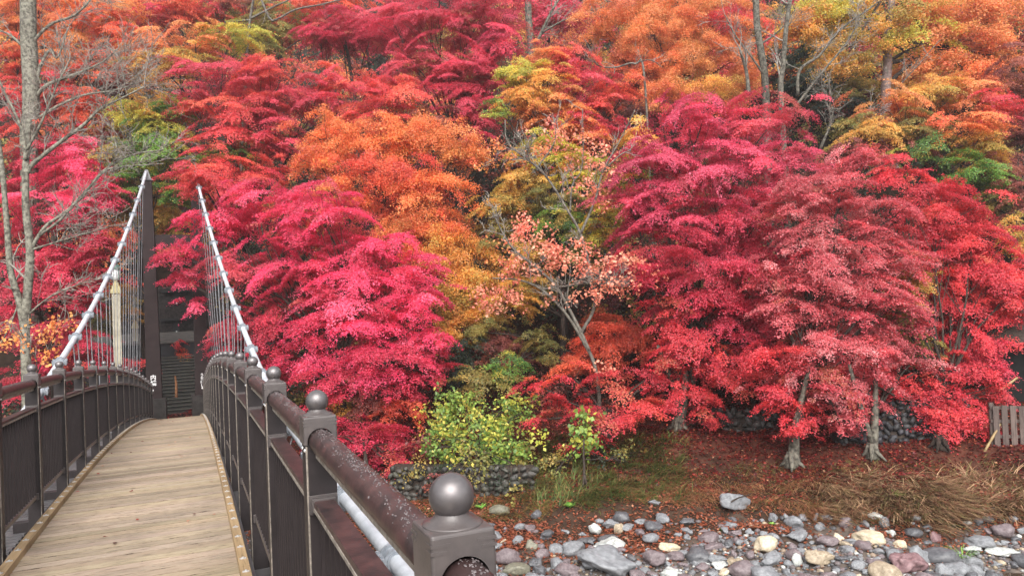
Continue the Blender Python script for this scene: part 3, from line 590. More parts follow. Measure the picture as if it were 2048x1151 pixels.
    tree('maple_tree', 'green and yellow maple behind the tops of the pylons', 'tree', [
        (300,200,55,30,32,'goldolive'),(345,230,55,40,31.5,'green'),(250,235,55,28,32,'lime'),(290,275,60,36,31,'green'),(240,320,50,36,31,'olive'),(335,310,50,40,30.5,'green'),(280,345,55,36,30.5,'green'),(345,385,40,36,30.5,'green'),(310,410,44,36,32,'goldolive'),(240,390,36,40,31,'olive'),(345,440,45,26,32,'goldolive'),(215,270,36,30,32,'brownred'),(300,240,30,24,31,'lime')],
        root=(300,640,34), trunk_r=.14, L=.054)
    tree('maple_tree', 'pale orange and olive maple high behind the bridge', 'tree', [
        (300,95,75,36,35.5,'softorange'),(390,78,75,32,35.5,'softorange'),(470,62,65,30,35.5,'lime'),(360,122,80,30,35,'goldolive'),(290,150,60,34,38.5,'goldolive'),(440,105,60,26,39.5,'olive'),(520,80,45,34,40,'olive'),(240,180,45,34,38,'brownred'),(560,40,60,34,41,'olive')], trunk_r=.16, L=.066)
    tree('maple_tree', 'dark red maple crown at the top left of the slope', 'tree', [(300,40,60,34,43,'crimson'),(350,20,60,34,43,'redorange'),(430,15,60,30,44,'salmon'),(270,0,50,30,44,'crimson'),(500,10,50,26,44,'brownred'),(600,15,60,26,44,'redorange'),(680,5,60,26,44,'redorange')], trunk_r=.18, L=.08)
    tree('cedar_tree', 'dark evergreen cedar between the orange trees at the upper right', 'tree', [(1610,100,50,24,40,'darkgreen'),(1650,150,60,24,39,'darkgreen'),(1600,170,50,24,39,'darkgreen'),(1660,205,70,26,38,'darkgreen'),(1560,120,40,40,41,'darkgreen'),(1640,40,40,30,42,'darkgreen')], trunk_r=.2, L=.08)
    tree('maple_tree', 'young yellow maple beside the foot of the lamp posts', 'tree', [(235,580,32,16,33,'goldolive'),(215,640,26,30,32,'olive'),(255,620,28,24,33,'goldolive')], trunk_r=.06)
    tree('maple_tree', 'small red maple beside the stone stairs beyond the bridge', 'tree', [(355,690,15,9,34.5,'scarlet'),(366,706,18,8,34.5,'redorange'),(368,722,20,7,34.3,'goldolive')], root=(392,760,35), trunk_r=.03, rs=.2, L=.06)
    tree('maple_tree', 'low red spray beside the lamp at the bridge end', 'tree', [(250,728,42,9,29,'scarlet'),(215,722,20,7,29,'scarlet'),(285,729,24,6,29,'scarlet')], root=(240,770,29), trunk_r=.03, rs=.3)
    tree('bush', 'tangled dark green bush below the orange maple', 'bush', [(960,760,60,35,24,'olive'),(1010,740,45,30,24.3,'green'),(900,740,40,35,24.6,'darkgreen'),(1080,690,50,30,25.5,'olive'),(940,700,50,30,25.5,'darkgreen')], root=(960,820,24), trunk_r=.05, L=.062)
plant_trees()
def far_trees():
    F_ = [(60,-20,'redorange','flaming orange crown far up the slope behind the thick grey trunk'),(250,60,'softorange','pale orange crown high above the left lamp posts'),(420,40,'olive','olive crown high on the slope left of the magenta maple'),(590,50,'redorange','burnt orange crown behind the fallen pale limb'),
          (760,90,'crimson','crimson crown deep in the wood below the magenta maple'),(1120,40,'crimson','dark crimson crown behind the pale grey trunk'),(1190,130,'brownred','rusty crown between the yellow pink maple and the broad orange tree'),(1480,30,'softorange','soft orange crown behind the slender grey trunk'),
          (1580,60,'gold','golden crown behind the forked grey tree'),(1700,170,'olive','olive crown below the amber tree'),(1830,150,'gold','yellow crown under the right limbs of the amber tree'),(1960,60,'softorange','light orange crown in the top right corner'),(2040,120,'brownred','russet crown high at the right border'),(1230,250,'brownred','shadowed rusty crown behind the forked dead branch')]
    for px, py, pal, lab in F_:
        r = np.random.default_rng(int(px)); d = 46 if py < 120 else 40
        tree('far_tree', lab, 'tree', [(px+r.normal(0, 42), py+r.normal(0, 26), r.uniform(45, 70), r.uniform(30, 42), d+r.normal(0, 1.2), pal) for _ in range(6)], trunk_r=.16, L=.1, cover=2.6, group='trees far up the slope')
far_trees()

def vine_and_bushes():
    tree('grape_vine', 'yellow green vine sprawling over the river cobble wall', 'vine', [
        (880,830,38,38,21.6,'yellowgreen'),(935,820,50,36,21.4,'yellowgreen'),(1000,815,55,32,21.4,'yellowgreen'),(1040,815,34,24,21.5,'yellowgreen'),(900,880,45,36,21,'yellowgreen'),(965,875,55,36,20.9,'yellowgreen'),(1020,880,45,40,20.9,'yellowgreen'),(1010,935,40,34,20.6,'yellowgreen'),(1040,920,30,30,20.7,'olive'),(860,890,24,30,20.6,'yellowgreen'),(905,925,40,20,20.3,'yellowgreen'),(960,925,34,22,20.2,'olive'),(1030,960,36,22,20.0,'olive'),(845,880,22,16,20.6,'brownred')],
        root=(960,960), trunk_r=.05, L=.115, tilt=.85, droop=.3, th=.12, dens=.95, cover=2.9)
    tree('grape_vine', 'small pale vine hanging alone in front of the red maple sprays', 'vine', [(1165,850,26,26,20.2,'yellowgreen'),(1180,880,24,22,20.1,'yellowgreen'),(1150,895,16,14,20.1,'yellowgreen')], root=(1185,915), trunk_r=.012, L=.16, tilt=.9, dens=.6, th=.1)
    tree('bush', 'dark green drooping bush on the bank below the red maple', 'bush', [(1130,930,60,30,20.3,'olive'),(1200,920,60,26,20.6,'darkgreen'),(1260,915,55,24,20.8,'olive'),(1090,960,40,26,19.9,'olive')], root=(1170,975), trunk_r=.04, L=.08, tilt=.9, dens=.55, cover=2.2)
vine_and_bushes()

# ------------------------------------------------------------------ bare and leaning trees with drawn limbs
def grow(rng, mb, P, r0, level, off, nsub, ln, tips):
    m = len(P)
    for _ in range(nsub):
        i = rng.integers(max(1, m//4), m); b = P[i]; T = nz(P[min(i+1, m-1)]-P[i-1])
        d = nz(T*.8+rng.normal(0, .55, 3)+np.array([0, 0, .18])); L = ln*rng.uniform(.5, 1.3)
        Q = curve_path(rng, b, b+d*L, 6, .05, .1); rr = max(r0*rng.uniform(.5, .9), .008)
        mb.tube(Q-off, np.linspace(rr, max(rr*.35, .0045), 6), 4 if rr < .02 else 5, 1, caps=False)
        if level > 1: grow(rng, mb, Q, rr*.62, level-1, off, max(4, nsub//2+1), ln*.55, tips)
        else: tips.append(Q[-1]); tips.append(Q[3])
def drawn(name, label, cat, root, limbs, d, bark, sub=(5, 2, .9), leaf=None, seed=3, group=None):
    """limbs: list of ([(px,py[,extra depth])...], r0, r1, subs?)"""
    rng = np.random.default_rng(seed); g = at_d(*root) if len(root) == 3 else ghit(*root); R0 = np.array([g[0], g[1], gz1(g[0], g[1])-.15])
    top = empty(name, R0, label, cat, group); mb = MB(); tips = []
    for k, lb in enumerate(limbs):
        pts = np.array([at_d(p[0], p[1], d+(p[2] if len(p) > 2 else 0)) for p in lb[0]])
        if k == 0: pts = np.vstack([R0, pts])
        t = np.linspace(0, len(pts)-1, 6*(len(pts)-1)+1); i = np.minimum(t.astype(int), len(pts)-2); f = (t-i)[:, None]
        g0 = np.vstack([pts[:1], (pts[2:]-pts[:-2])/2, pts[-1:]-pts[-2:-1]]); g0[0] = pts[1]-pts[0]
        h = lambda a, b: a+0*b
        P = (2*f**3-3*f**2+1)*pts[i]+(f**3-2*f**2+f)*g0[i]+(-2*f**3+3*f**2)*pts[i+1]+(f**3-f**2)*g0[i+1]
        rr = np.linspace(lb[1], lb[2], len(P)); mb.tube(P-R0, rr, 8)
        s = lb[3] if len(lb) > 3 else sub
        if s: grow(rng, mb, P, max(lb[2]*.8, .011), s[1], R0, s[0], s[2], tips)
    mb.build('trunk', [bark, M_TWIG], top, smooth=True)
    if leaf:
        parts = []
        for c in leaf:
            p = at_d(c[0], c[1], d+(c[6] if len(c) > 6 else 0)); a, b = c[2]*d/FPX, c[3]*d/FPX
            r = clump_leaves(rng, p, a, b, .8*a, c[4], L=.105, dens=c[5], tilt=.9, droop=.3, th=.1, cover=2.4, rs=.32); parts.append((r[0]-R0, r[1]))
            for q in r[2][:6]: mb2 = None
        leaves_obj('crown', parts, top)
    return top
def drawn_trees():
    drawn('bare_tree', 'bare grey barked tree with fine twigs left of the bridge', 'tree', (52,760,22), [
        ([(52,720),(50,660),(56,575),(60,500),(52,420),(51,338),(54,300,.3),(58,240,.5)], .15, .075, (6,2,.7)),
        ([(50,665),(38,600),(21,540),(13,440),(4,335),(-8,250)], .11, .06, (5,2,.8)),
        ([(56,345),(66,328),(115,288),(167,250),(198,219),(226,205),(288,174)], .075, .022, (11,3,1.15)),
        ([(58,510),(75,475),(96,448),(124,429),(167,391),(205,343),(263,310),(327,300)], .06, .018, (11,3,1.15)),
        ([(80,470),(120,440),(153,402),(208,344),(243,334),(327,327)], .045, .016, (9,3,1.1)),
        ([(52,320),(47,271),(28,222),(7,181),(-5,150)], .05, .022, (7,3,.9)),
        ([(60,500),(110,485),(160,470),(215,455)], .035, .014, (8,3,1.0)),
        ([(45,640),(90,600),(140,575),(190,560)], .03, .012, (8,3,.8)),
        ([(54,300),(85,240),(110,180),(140,120)], .04, .016, (9,3,1.1)),
        ([(40,600),(20,650),(0,690)], .03, .014, (6,2,.8))], 22, M_BARK_L)
    drawn('tall_tree', 'thick lichen grey trunk rising past the top left of the slope', 'tree', (60,420,30), [
        ([(58,320),(61,250),(62,174),(57,70),(56,0),(54,-80),(50,-200)], .33, .28, None),
        ([(68,185),(76,150),(83,128),(100,100),(115,115),(135,59)], .08, .03, (7,3,1.3)),
        ([(66,200),(95,170),(139,153),(174,139),(208,122),(236,97)], .085, .025, (12,3,1.6)),
        ([(70,240),(120,210),(170,190),(230,180),(290,160)], .07, .02, (12,3,1.6)),
        ([(60,90),(100,50),(150,30),(190,-10)], .07, .03, (9,3,1.4)),
        ([(52,100),(20,70),(-10,60)], .06, .03, (6,3,1.2))], 30, M_BARK_L, seed=5)
    drawn('persimmon_tree', 'leaning grey tree with sparse peach coloured leaves in the middle of the slope', 'tree', (1200,800,22), [
        ([(1192,742),(1165,680),(1130,625),(1085,580),(1040,560),(985,556)], .065, .02, (6,2,.6)),
        ([(1178,700),(1150,640),(1110,570),(1060,525),(1020,490),(985,425)], .06, .02, (10,3,.6)),
        ([(1160,670,.5),(1190,600,.5),(1165,480,.6),(1135,420,.6),(1090,350,.6),(1050,315,.6),(1015,285,.6),(1010,240,.6)], .055, .018, (11,3,.7)),
        ([(1160,470,.6),(1190,400,.7),(1205,345,.8),(1240,280,.8),(1270,220,.8)], .045, .014, (8,2,.7)),
        ([(1075,335,.6),(1110,280,.7),(1105,225,.8)], .03, .012, (6,2,.6)),
        ([(1140,425,.6),(1145,370,.6),(1165,330,.7),(1165,220,.8)], .03, .01, (6,2,.6)),
        ([(1085,578),(1130,572),(1180,566),(1230,570)], .03, .012, (10,3,.6)),
        ([(1130,625),(1135,590),(1138,560)], .03, .014, (4,2,.5)),
        ([(1208,340,.8),(1240,310,.8),(1262,300,.8)], .03, .012, (5,2,.5)),
        ([(1050,316,.6),(1010,320,.6),(985,318,.6)], .025, .01, (4,2,.4))], 22, M_BARK_P,
        leaf=[(965,585,50,24,'peach',.32),(1000,500,40,34,'softorange',.26),(1290,555,36,22,'peach',.26),(1060,455,55,28,'peach',0.65),(1110,490,65,36,'peach',0.62),(1180,530,75,38,'peach',0.56),(1230,560,50,40,'peach',0.51),(1040,530,60,34,'peach',0.56),(1000,600,55,24,'peach',0.65),(1270,530,40,18,'peach',0.46),(1160,320,62,45,'peach',0.34,.7),(1100,260,62,40,'peach',0.31,.7),(1190,380,50,30,'peach',0.37,.7),(1080,300,40,30,'softorange',0.34,.7),(1200,740,60,12,'peach',0.46),(990,310,40,26,'softorange',0.54,.6),(1150,590,60,20,'peach',0.51)], seed=9)
    drawn('tall_tree', 'pale grey trunk standing behind the yellow and pink maple', 'tree', (1062,200,38), [([(1062,110),(1058,50),(1056,0),(1056,-90)], .2, .17, None), ([(1068,100),(1085,60),(1105,20),(1130,-20)], .09, .05, (7,3,1.3)), ([(1085,65),(1130,40),(1190,20),(1250,5)], .05, .02, (9,3,1.4))], 38, M_BARK_G, seed=11)
    drawn('tall_tree', 'slender grey trunk left of the dark evergreen', 'tree', (1530,260,33), [([(1532,195),(1525,120),(1515,60),(1512,0),(1510,-90)], .17, .13, None), ([(1528,150),(1500,110),(1470,70),(1450,30)], .05, .02, (8,3,1.2)), ([(1520,90),(1560,60),(1590,20)], .05, .02, (8,3,1.2))], 33, M_BARK_G, seed=12)
    drawn('tall_tree', 'forked grey tree with bare limbs before the dark evergreen', 'tree', (1570,260,31.5), [([(1562,200),(1566,130),(1572,60),(1580,0)], .13, .09, (5,3,1.0)), ([(1595,190),(1600,140),(1640,110),(1680,60),(1750,10)], .075, .035, (9,3,1.1)), ([(1590,215),(1640,150),(1690,90),(1720,40)], .06, .025, (10,3,1.1)), ([(1660,300),(1720,240),(1790,180),(1880,80)], .05, .016, (9,3,1.1)), ([(1640,300),(1665,230),(1650,180)], .06, .02, (9,3,1.1)), ([(1498,190),(1492,140),(1480,100)], .09, .05, (5,3,1.0))], 31.5, M_BARK_G, seed=13)
    drawn('fallen_limb', 'pale crooked limb across the top of the olive maple', 'branch', (440,60,37), [([(500,40),(545,42),(590,20),(640,10),(680,0)], .07, .03, (6,2,.8)), ([(500,38),(545,15),(590,-5)], .06, .03, (4,2,.7)), ([(450,45),(500,40)], .06, .05, None)], 37, M_BARK_P, seed=14)
    drawn('dead_branches', 'bare forked branch sticking out above the berry red maple', 'branch', (1290,200,29), [([(1290,170),(1270,128),(1230,135),(1195,130),(1180,100)], .05, .02, (7,2,.8)), ([(1265,128),(1300,120),(1325,135)], .03, .012, (4,2,.5)), ([(1230,135),(1228,150)], .02, .01, None)], 29, M_BARK_P, seed=15)
    drawn('sapling', 'thin sapling with bright orange leaves in front of the bare tree', 'sapling', (75,770,20), [([(75,745),(60,700),(40,660)], .02, .01, (6,2,.6)), ([(75,745),(100,690),(130,640)], .018, .008, (6,2,.6))], 20, M_BARK_D,
        leaf=[(100,680,42,16,'orangeleaf',.32),(40,680,36,18,'orangeleaf',.32),(85,715,30,8,'orangeleaf',.32),(125,650,26,12,'orangeleaf',.4),(20,655,26,10,'orangeleaf',.4),(110,640,16,26,'orangeleaf',.18)], seed=17)
drawn_trees()

# ------------------------------------------------------------------ woodland floor cover
def undergrowth():
    rng = np.random.default_rng(77); parts = []
    pals = ['darkgreen', 'darkgreen', 'olive', 'brownred', 'maroon', 'goldolive', 'darkgreen', 'crimson', 'redorange', 'softorange']
    n = 0
    while n < 900:
        d = rng.uniform(26, 78); px = rng.uniform(-700, 2700) if n > 650 else rng.uniform(-80, 2120); p = at_d(px, 500, d); x, y = p[0], p[1]
        if abs(x+.4) < 3.2 and y < 46: continue
        u = float(ground_u(np.array([x]), np.array([y]))[0])
        if u < 6.5: continue
        far = d > 40 or px < -80 or px > 2120
        if far: pal = pals[rng.integers(0, 10)]
        else: pal = pals[rng.integers(0, 5)]
        h = rng.uniform(.5, 1.1)*(3.2 if far else 1); z = gz1(x, y)
        r = clump_leaves(rng, np.array([x, y, z+h*.7]), rng.uniform(.8, 1.6)*(1.5 if far else 1), h, rng.uniform(.8, 1.5), pal, L=.26 if d > 62 or px < -80 or px > 2120 else (.17 if far else .12), dens=.5, tilt=.8, th=.12, cover=1.6); parts.append(r[:2]); n += 1
    tag(leaves_obj('undergrowth', parts, None), kind='stuff')
undergrowth()

def scatter(rng, n, box, ok):
    P = []
    while len(P) < n:
        px = rng.uniform(box[0], box[2], 4000); py = rng.uniform(box[1], box[3], 4000)
        g = np.array([ghit_fast(a, b) for a, b in zip(px[:400], py[:400])])
        P += [q for q in g if ok(q)]
    return np.array(P[:n])
_D = np.linspace(11, 40, 500)
def ghit_fast(px, py):
    r = ray(px, py); P = r[None]*_D[:, None]; b = P[:, 2] <= gz(P[:, 0], P[:, 1]); i = int(np.argmax(b)) if b.any() else 499
    return P[i]
def litter_and_grass():
    rng = np.random.default_rng(31)
    # fallen leaves: random over the bank in world space
    n = 420000; X = rng.uniform(-3, 26, n); Y = rng.uniform(5, 34, n); u = ground_u(X, Y)
    dens = np.where(u < gedge(X)+.1, .03+.3*np.exp((u-gedge(X))*1.5), np.interp(u, [-2, 0, 1, 2.2, 5, 10, 12], [1, 1, .6, 1, 1, .6, 0]))*(.55+.45*np.sin(1.9*X+.7*Y)*np.sin(1.3*Y-.5*X)+.2)
    k = rng.random(n) < dens; X, Y, u = X[k], Y[k], u[k]; n = len(X)
    P = np.stack([X, Y, gz(X, Y)+rng.uniform(.01, .05, n)], -1)
    nr = nz(np.array([0, 0, 1.])+rng.normal(0, .35, (n, 3))); a = nz(np.cross(nr, rng.normal(0, 1, (n, 3)))); s = np.cross(nr, a); l = rng.uniform(.05, .1, n)[:, None]
    Q = np.stack([P-a*l*.5, P+s*l*.35+nr*l*.1, P+a*l*.5, P-s*l*.35+nr*l*.1], 1)
    cols = np.array([s2l(c) for c in ((128,38,38),(100,30,32),(150,58,46),(168,92,68),(82,34,30),(196,140,108))]); pw = np.array([4,4,2,1.2,3,.5]); pw /= pw.sum()
    C = cols[rng.choice(6, n, p=pw)]*rng.uniform(.7, 1.2, (n, 1)); k2 = u < .6; C[k2] = C[k2]*.5+np.array(s2l((190,120,84)))*.5*rng.uniform(.5, 1.2, (int(k2.sum()), 1))
    tag(leaves_obj('fallen_leaves', [(Q, C)], None), kind='stuff')
    n = 70; Y = 2+26*rng.random(n)**1.3; X = rng.uniform(-1.1, .22, n); P = np.stack([X, Y, zdk(Y)+.012], -1)
    nr = nz(np.array([0, 0, 1.])+rng.normal(0, .2, (n, 3))); a = nz(np.cross(nr, rng.normal(0, 1, (n, 3)))); sd_ = np.cross(nr, a); l = rng.uniform(.03, .055, n)[:, None]
    tag(leaves_obj('fallen_leaves', [(np.stack([P-a*l*.5, P+sd_*l*.35+nr*l*.12, P+a*l*.5, P-sd_*l*.35], 1), cols[rng.choice(6, n)]*rng.uniform(.8, 1.3, (n, 1)))], None), kind='stuff')
    def blades(name, X, Y, H, lay, cols, wid, seed, per):
        r = np.random.default_rng(seed); n = len(X)*per; X = np.repeat(X, per)+r.normal(0, .09, n); Y = np.repeat(Y, per)+r.normal(0, .09, n); H = np.repeat(H, per)*r.uniform(.5, 1.2, n); lay = np.repeat(lay, per)
        P0 = np.stack([X, Y, gz(X, Y)-.02], -1); az = -.9+.9*np.sin(1.3*X+.9*Y)+.7*np.sin(2.3*Y-1.6*X+1)+r.normal(0, .8, n); out = np.stack([np.cos(az), np.sin(az), 0*az], -1)
        down = np.array([-.68, -.733, 0]); out = nz(out+down*(lay*r.uniform(0, 1.1, n))[:, None])
        V = []; side = nz(np.cross(out, [0, 0, 1.]))
        for t, wv in ((0, 1), (.35, .9), (.7, .6), (1, .08)):
            c = P0+out*(H*t*(.25+.75*lay*t+.5*t*(1-lay)*.6))[:, None]; c[:, 2] += H*(t*(1-lay*.75)-.55*t*t*(.35+lay*.3))
            c[:, 2] = np.maximum(c[:, 2], gz(c[:, 0], c[:, 1])+.015)
            V += [c-side*wid*wv/2, c+side*wid*wv/2]
        V = np.stack(V, 1).reshape(-1, 3); b = np.arange(n)[:, None]*8
        F = np.concatenate([b+np.array([[0, 1, 3, 2]]), b+np.array([[2, 3, 5, 4]]), b+np.array([[4, 5, 7, 6]])])
        cc = np.array([s2l(c) for c in cols]); C = cc[r.choice(len(cc), n)]*r.uniform(.7, 1.25, (n, 1))
        tag(link(name, mesh_np(name, V, [F], M_BLADE, col=np.repeat(C, 8, 0))), kind='stuff')
    def pick(n, box, f):
        out = []
        while len(out) < n:
            g = ghit_fast(rng.uniform(box[0], box[2]), rng.uniform(box[1], box[3])); u = float(ground_u(g[:1], g[1:2])[0])
            if f(u): out.append(g)
        o = np.array(out); return o[:, 0], o[:, 1]
    ok = lambda u: .25 < u < 4.5
    X, Y = pick(520, (1040, 870, 1370, 1015), ok); blades('grass', X, Y, rng.uniform(.22, .6, 520), rng.uniform(.2, .9, 520), [(78,100,44),(98,110,54),(62,84,40),(120,110,60),(112,90,54)], .018, 1, 18)
    X, Y = pick(620, (1330, 930, 2060, 1045), ok); blades('grass', X, Y, rng.uniform(.14, .34, 620), rng.uniform(.3, .9, 620), [(112,106,56),(140,112,68),(92,98,48),(130,92,66),(104,74,54)], .016, 2, 15)
    X, Y = pick(520, (1640, 950, 2060, 1062), ok); blades('dry_reeds', X, Y, rng.uniform(.25, .75, 520), rng.uniform(.45, 1.0, 520), [(140,104,78),(164,130,100),(112,84,58),(186,154,120),(104,66,54),(110,104,62)], .022, 3, 13)
    X, Y = pick(150, (1230, 950, 1640, 1060), ok); blades('dry_reeds', X, Y, rng.uniform(.3, .6, 150), rng.uniform(.7, 1.0, 150), [(156,104,74),(130,84,62),(176,130,92)], .012, 4, 16)
    X, Y = pick(240, (800, 945, 1090, 1040), lambda u: -2.2 < u < 3); blades('dry_reeds', X, Y, rng.uniform(.2, .55, 240), rng.uniform(.4, .9, 240), [(150,112,70),(124,88,56),(130,118,64),(96,104,52)], .016, 5, 16)
    # bright green little plants: things
    lab = ['bright green weed at the left foot of the dry bank','bright green weed beside the flat grey slab on the bank','leafy green weed low on the eroded bank edge','green weed above the undercut of the bank','pale green weed among the dry reeds','small green weed close to the brown gravel','fresh green grass tuft beside the dark boulder']
    for i, (px, py, w) in enumerate(((962,1018,15),(1140,1015,16),(1447,1062,10),(1590,1045,9),(1795,995,18),(1545,1050,8),(1925,1122,26))):
        g = ghit_fast(px, py); r = np.random.default_rng(200+i); s = w*np.dot(g, AX[2])/FPX
        o = empty('weed', g, lab[i], 'plant', 'green weeds on the bank')
        n = 46 if i == 6 else 26; az = r.uniform(0, 6.283, n); out = np.stack([np.cos(az), np.sin(az), 0*az], -1); side = np.stack([-np.sin(az), np.cos(az), 0*az], -1); H = s*r.uniform(.7, 1.4, n)*(1.5 if i == 6 else 1); wd = .01 if i == 6 else .04
        V = []
        for t, wv in ((0, .4), (.4, 1), (.75, .8), (1, .08)):
            c = out*(H*t*.75)[:, None]+r.normal(0, .004, (n, 3)); c[:, 2] += H*(1.1*t-.65*t*t); V += [c-side*wd*wv/2, c+side*wd*wv/2]
        V = np.stack(V, 1).reshape(-1, 3); b = np.arange(n)[:, None]*8; F = np.concatenate([b+np.array([[0,1,3,2]]), b+np.array([[2,3,5,4]]), b+np.array([[4,5,7,6]])])
        C = np.array([s2l(c) for c in ((110,160,60),(90,140,50),(140,180,80))])[r.choice(3, n)]
        link('leaf_blades', mesh_np('leaf_blades', V, [F], M_BLADE, col=np.repeat(C, 8, 0)), o)
litter_and_grass()

# ------------------------------------------------------------------ stones
def stone_mat(name, c1, c2, sc=5, wet=.55): return mat(name, c1, c2, sc, wet, .4, 0, .35, detail=9)
M_ST = {'grey': stone_mat('grey_stone', (0.113,0.118,0.126), (0.224,0.229,0.239)), 'slate': stone_mat('slate_stone', (0.052,0.053,0.058), (0.113,0.113,0.120), 5, .4), 'purple': stone_mat('purple_stone', (0.094,0.073,0.077), (0.187,0.150,0.155)),
        'tan': stone_mat('tan_stone', (0.206,0.160,0.108), (0.374,0.308,0.224)), 'cream': stone_mat('cream_stone', (0.355,0.290,0.197), (0.542,0.468,0.347)), 'white': stone_mat('white_stone', (0.240,0.252,0.240), (0.504,0.516,0.492)), 'unused': stone_mat('white_stone', (0.421,0.440,0.431), (0.600,0.600,0.600)), 'olive': stone_mat('olive_stone', (0.094,0.089,0.066), (0.187,0.178,0.131)), 'rosy': stone_mat('rosy_stone', (0.121,0.066,0.070), (0.244,0.150,0.155))}
def rock_mesh(seed, ang=.5, sub=3, flat=.75):
    r = np.random.default_rng(seed); bm = bmesh.new(); bmesh.ops.create_icosphere(bm, subdivisions=sub, radius=1)
    V = np.array([v.co for v in bm.verts]); D = nz(V); rad = np.ones(len(V))
    for k in range(int(3+9*ang)):
        n = nz(r.normal(0, 1, 3)); h = r.uniform(.5, .92); d = D@n; m = d > .05; rad[m] = np.minimum(rad[m], np.maximum(h/np.maximum(d[m], .05), .4))
    f = r.uniform(1.2, 2.5, (6, 3))*r.choice([-1, 1], (6, 3)); ph = r.uniform(0, 6, 6)
    for k in range(6): rad += (.05 if k < 3 else .022)*np.sin((D*(f[k]*(1 if k < 3 else 3.2))).sum(1)*2+ph[k])
    V = D*rad[:, None]*np.array([1, r.uniform(.7, 1), flat*r.uniform(.75, 1.1)])
    for v, c in zip(bm.verts, V): v.co = c
    me = bpy.data.meshes.new('stone'); bm.to_mesh(me); bm.free(); me.polygons.foreach_set('use_smooth', np.ones(len(me.polygons), bool)); me.materials.append(M_ST['grey'])
    me.update(); return me
RM_ANG = [rock_mesh(s, 1.2, 4) for s in range(5)]; RM_RND = [rock_mesh(50+s, .25) for s in range(7)]
def put_rock(name, me, pos, size, rz, m, label, cat, group=None, tiltx=0.0):
    o = link(name, me, None, pos); o.scale = [float(s) for s in size]; o.rotation_euler = (tiltx, tiltx*.6, rz)
    o.material_slots[0].link = 'OBJECT'; o.material_slots[0].material = M_ST[m]; return tag(o, label, cat, group)
def stones():
    rng = np.random.default_rng(8); placed = []
    B = [(1202,1118,70,32,'grey','big flat grey boulder with long cracks, lowest at the water side',1),(1307,1116,25,26,'purple','purple grey upright boulder right of the big cracked one',1),(1547,1118,30,24,'grey','angular grey boulder between the tan boulder and brown stones',1),(1640,1114,30,20,'tan','tan topped angular boulder amid the gravel bar',1),
         (1814,1126,40,30,'rosy','large rosy purple boulder left of the dark wet one',1),(1885,1114,40,21,'slate','long dark wet boulder beside the green grass tuft',0),(1962,1084,30,17,'grey','smooth grey boulder under the dry reeds',0),(1870,1074,19,12,'rosy','rounded dull red stone at the foot of the reed bank',0),
         (1340,1093,22,11,'cream','cream yellow stone above the purple upright boulder',1),(1440,1130,20,10,'white','bright white angular stone in the middle of the gravel',1),(1596,1121,12,16,'white','pale blue white pebble standing next to the tan boulder',0),(1801,1089,14,13,'cream','cream round stone above the rosy boulder',0),
         (1947,1097,20,9,'white','white flat stone under the grass tuft',1),(1471,1003,31,24,'grey','grey slab leaning in the bank with a stick across it',1),(1033,1138,29,19,'olive','round olive boulder right of the nearest railing post',0),(1018,1114,26,19,'purple','purple grey boulder above the round olive one',0),
         (1079,1140,16,13,'slate','dark round stone right of the olive boulder',0),(1061,1090,17,12,'olive','olive grey stone above the dark round one',0),(1486,1138,28,18,'purple','brown purple boulder lowest in the centre of the gravel',0),(1427,1093,22,12,'purple','purple oval stone below the eroded bank',0),
         (1220,1048,19,15,'grey','grey stone with flat top at the edge of leaf litter',1),(1237,1058,12,18,'tan','upright tan stone leaning on the grey one',1),(1376,1042,18,10,'slate','dark slate stone under the exposed soil',1),(1074,1029,12,11,'slate','dark stone lying on orange leaf litter',0),
         (1041,1053,13,11,'grey','grey round stone on the litter near the vine wall',0),(1307,1004,14,7,'grey','pale grey stone half buried on the bank',1),(1652,1081,24,16,'purple','dark wine coloured boulder under the brown gravel bank',1),(1885,1140,23,14,'grey','wet grey stone below the long dark boulder',0),
         (2005,1101,32,9,'white','long flat white stone at the far right of the gravel',1),(1594,1058,14,9,'slate','dark stone under roots of the bank',0),(1000,1020,22,12,'olive','mossy flat stone on the bank behind the ball finial',0),(1352,1112,20,13,'purple','dull purple stone between the upright boulder and the white one',0)]
    for i, (px, py, w, h, m, lab, ang) in enumerate(B):
        g = ghit_fast(px, py+h*.55); d = float(np.dot(g, AX[2])); a = w*d/FPX*1.02; hh = h*d/FPX*1.25
        me = (RM_ANG if ang else RM_RND)[i % 5]
        put_rock('boulder', me, g+np.array([0, 0, hh*.45]), (a, a*.8, hh), rng.uniform(-.4, .4) - YAW, m, lab, 'boulder', 'boulders on the gravel bar', rng.uniform(-.15, .15)); placed.append((g[0], g[1], a))
    kinds = [('grey','grey'),('purple','purple brown'),('slate','dark'),('cream','cream'),('white','white'),('tan','tan')]; pk = [.42,.25,.22,.04,.04,.03]; n = 0; tries = 0
    while n < 292 and tries < 9000:
        tries += 1; px, py = rng.uniform(960, 2060), rng.uniform(1035, 1165)
        g = ghit_fast(px, py); u = float(ground_u(g[:1], g[1:2])[0])
        if u > gedge(g[0])+1.6 or (u > gedge(g[0]) and rng.random() < .93) or (g[0]-14.6)**2+(g[1]-9.2)**2 < .35: continue
        a = rng.choice([.08, .12, .16, .21, .27, .34], p=[.12,.16,.2,.2,.18,.14])*rng.uniform(.85, 1.15)
        if u > -.5: a *= .75
        if any((g[0]-p[0])**2+(g[1]-p[1])**2 < (.68*(a+p[2]))**2 for p in placed): continue
        k = rng.choice(6, p=pk); m, w = kinds[k]; me = RM_RND[rng.integers(7)] if rng.random() < .65 else RM_ANG[rng.integers(5)]
        put_rock('river_stone', me, g+np.array([0, 0, a*.25]), (a, a*rng.uniform(.7, 1), a*rng.uniform(.6, .95)), rng.uniform(0, 6.28), m, f'{w} cobble among the loose stones of the gravel bar', 'stone', f'{w} cobbles on the gravel bar', rng.uniform(-.2, .2)); placed.append((g[0], g[1], a)); n += 1
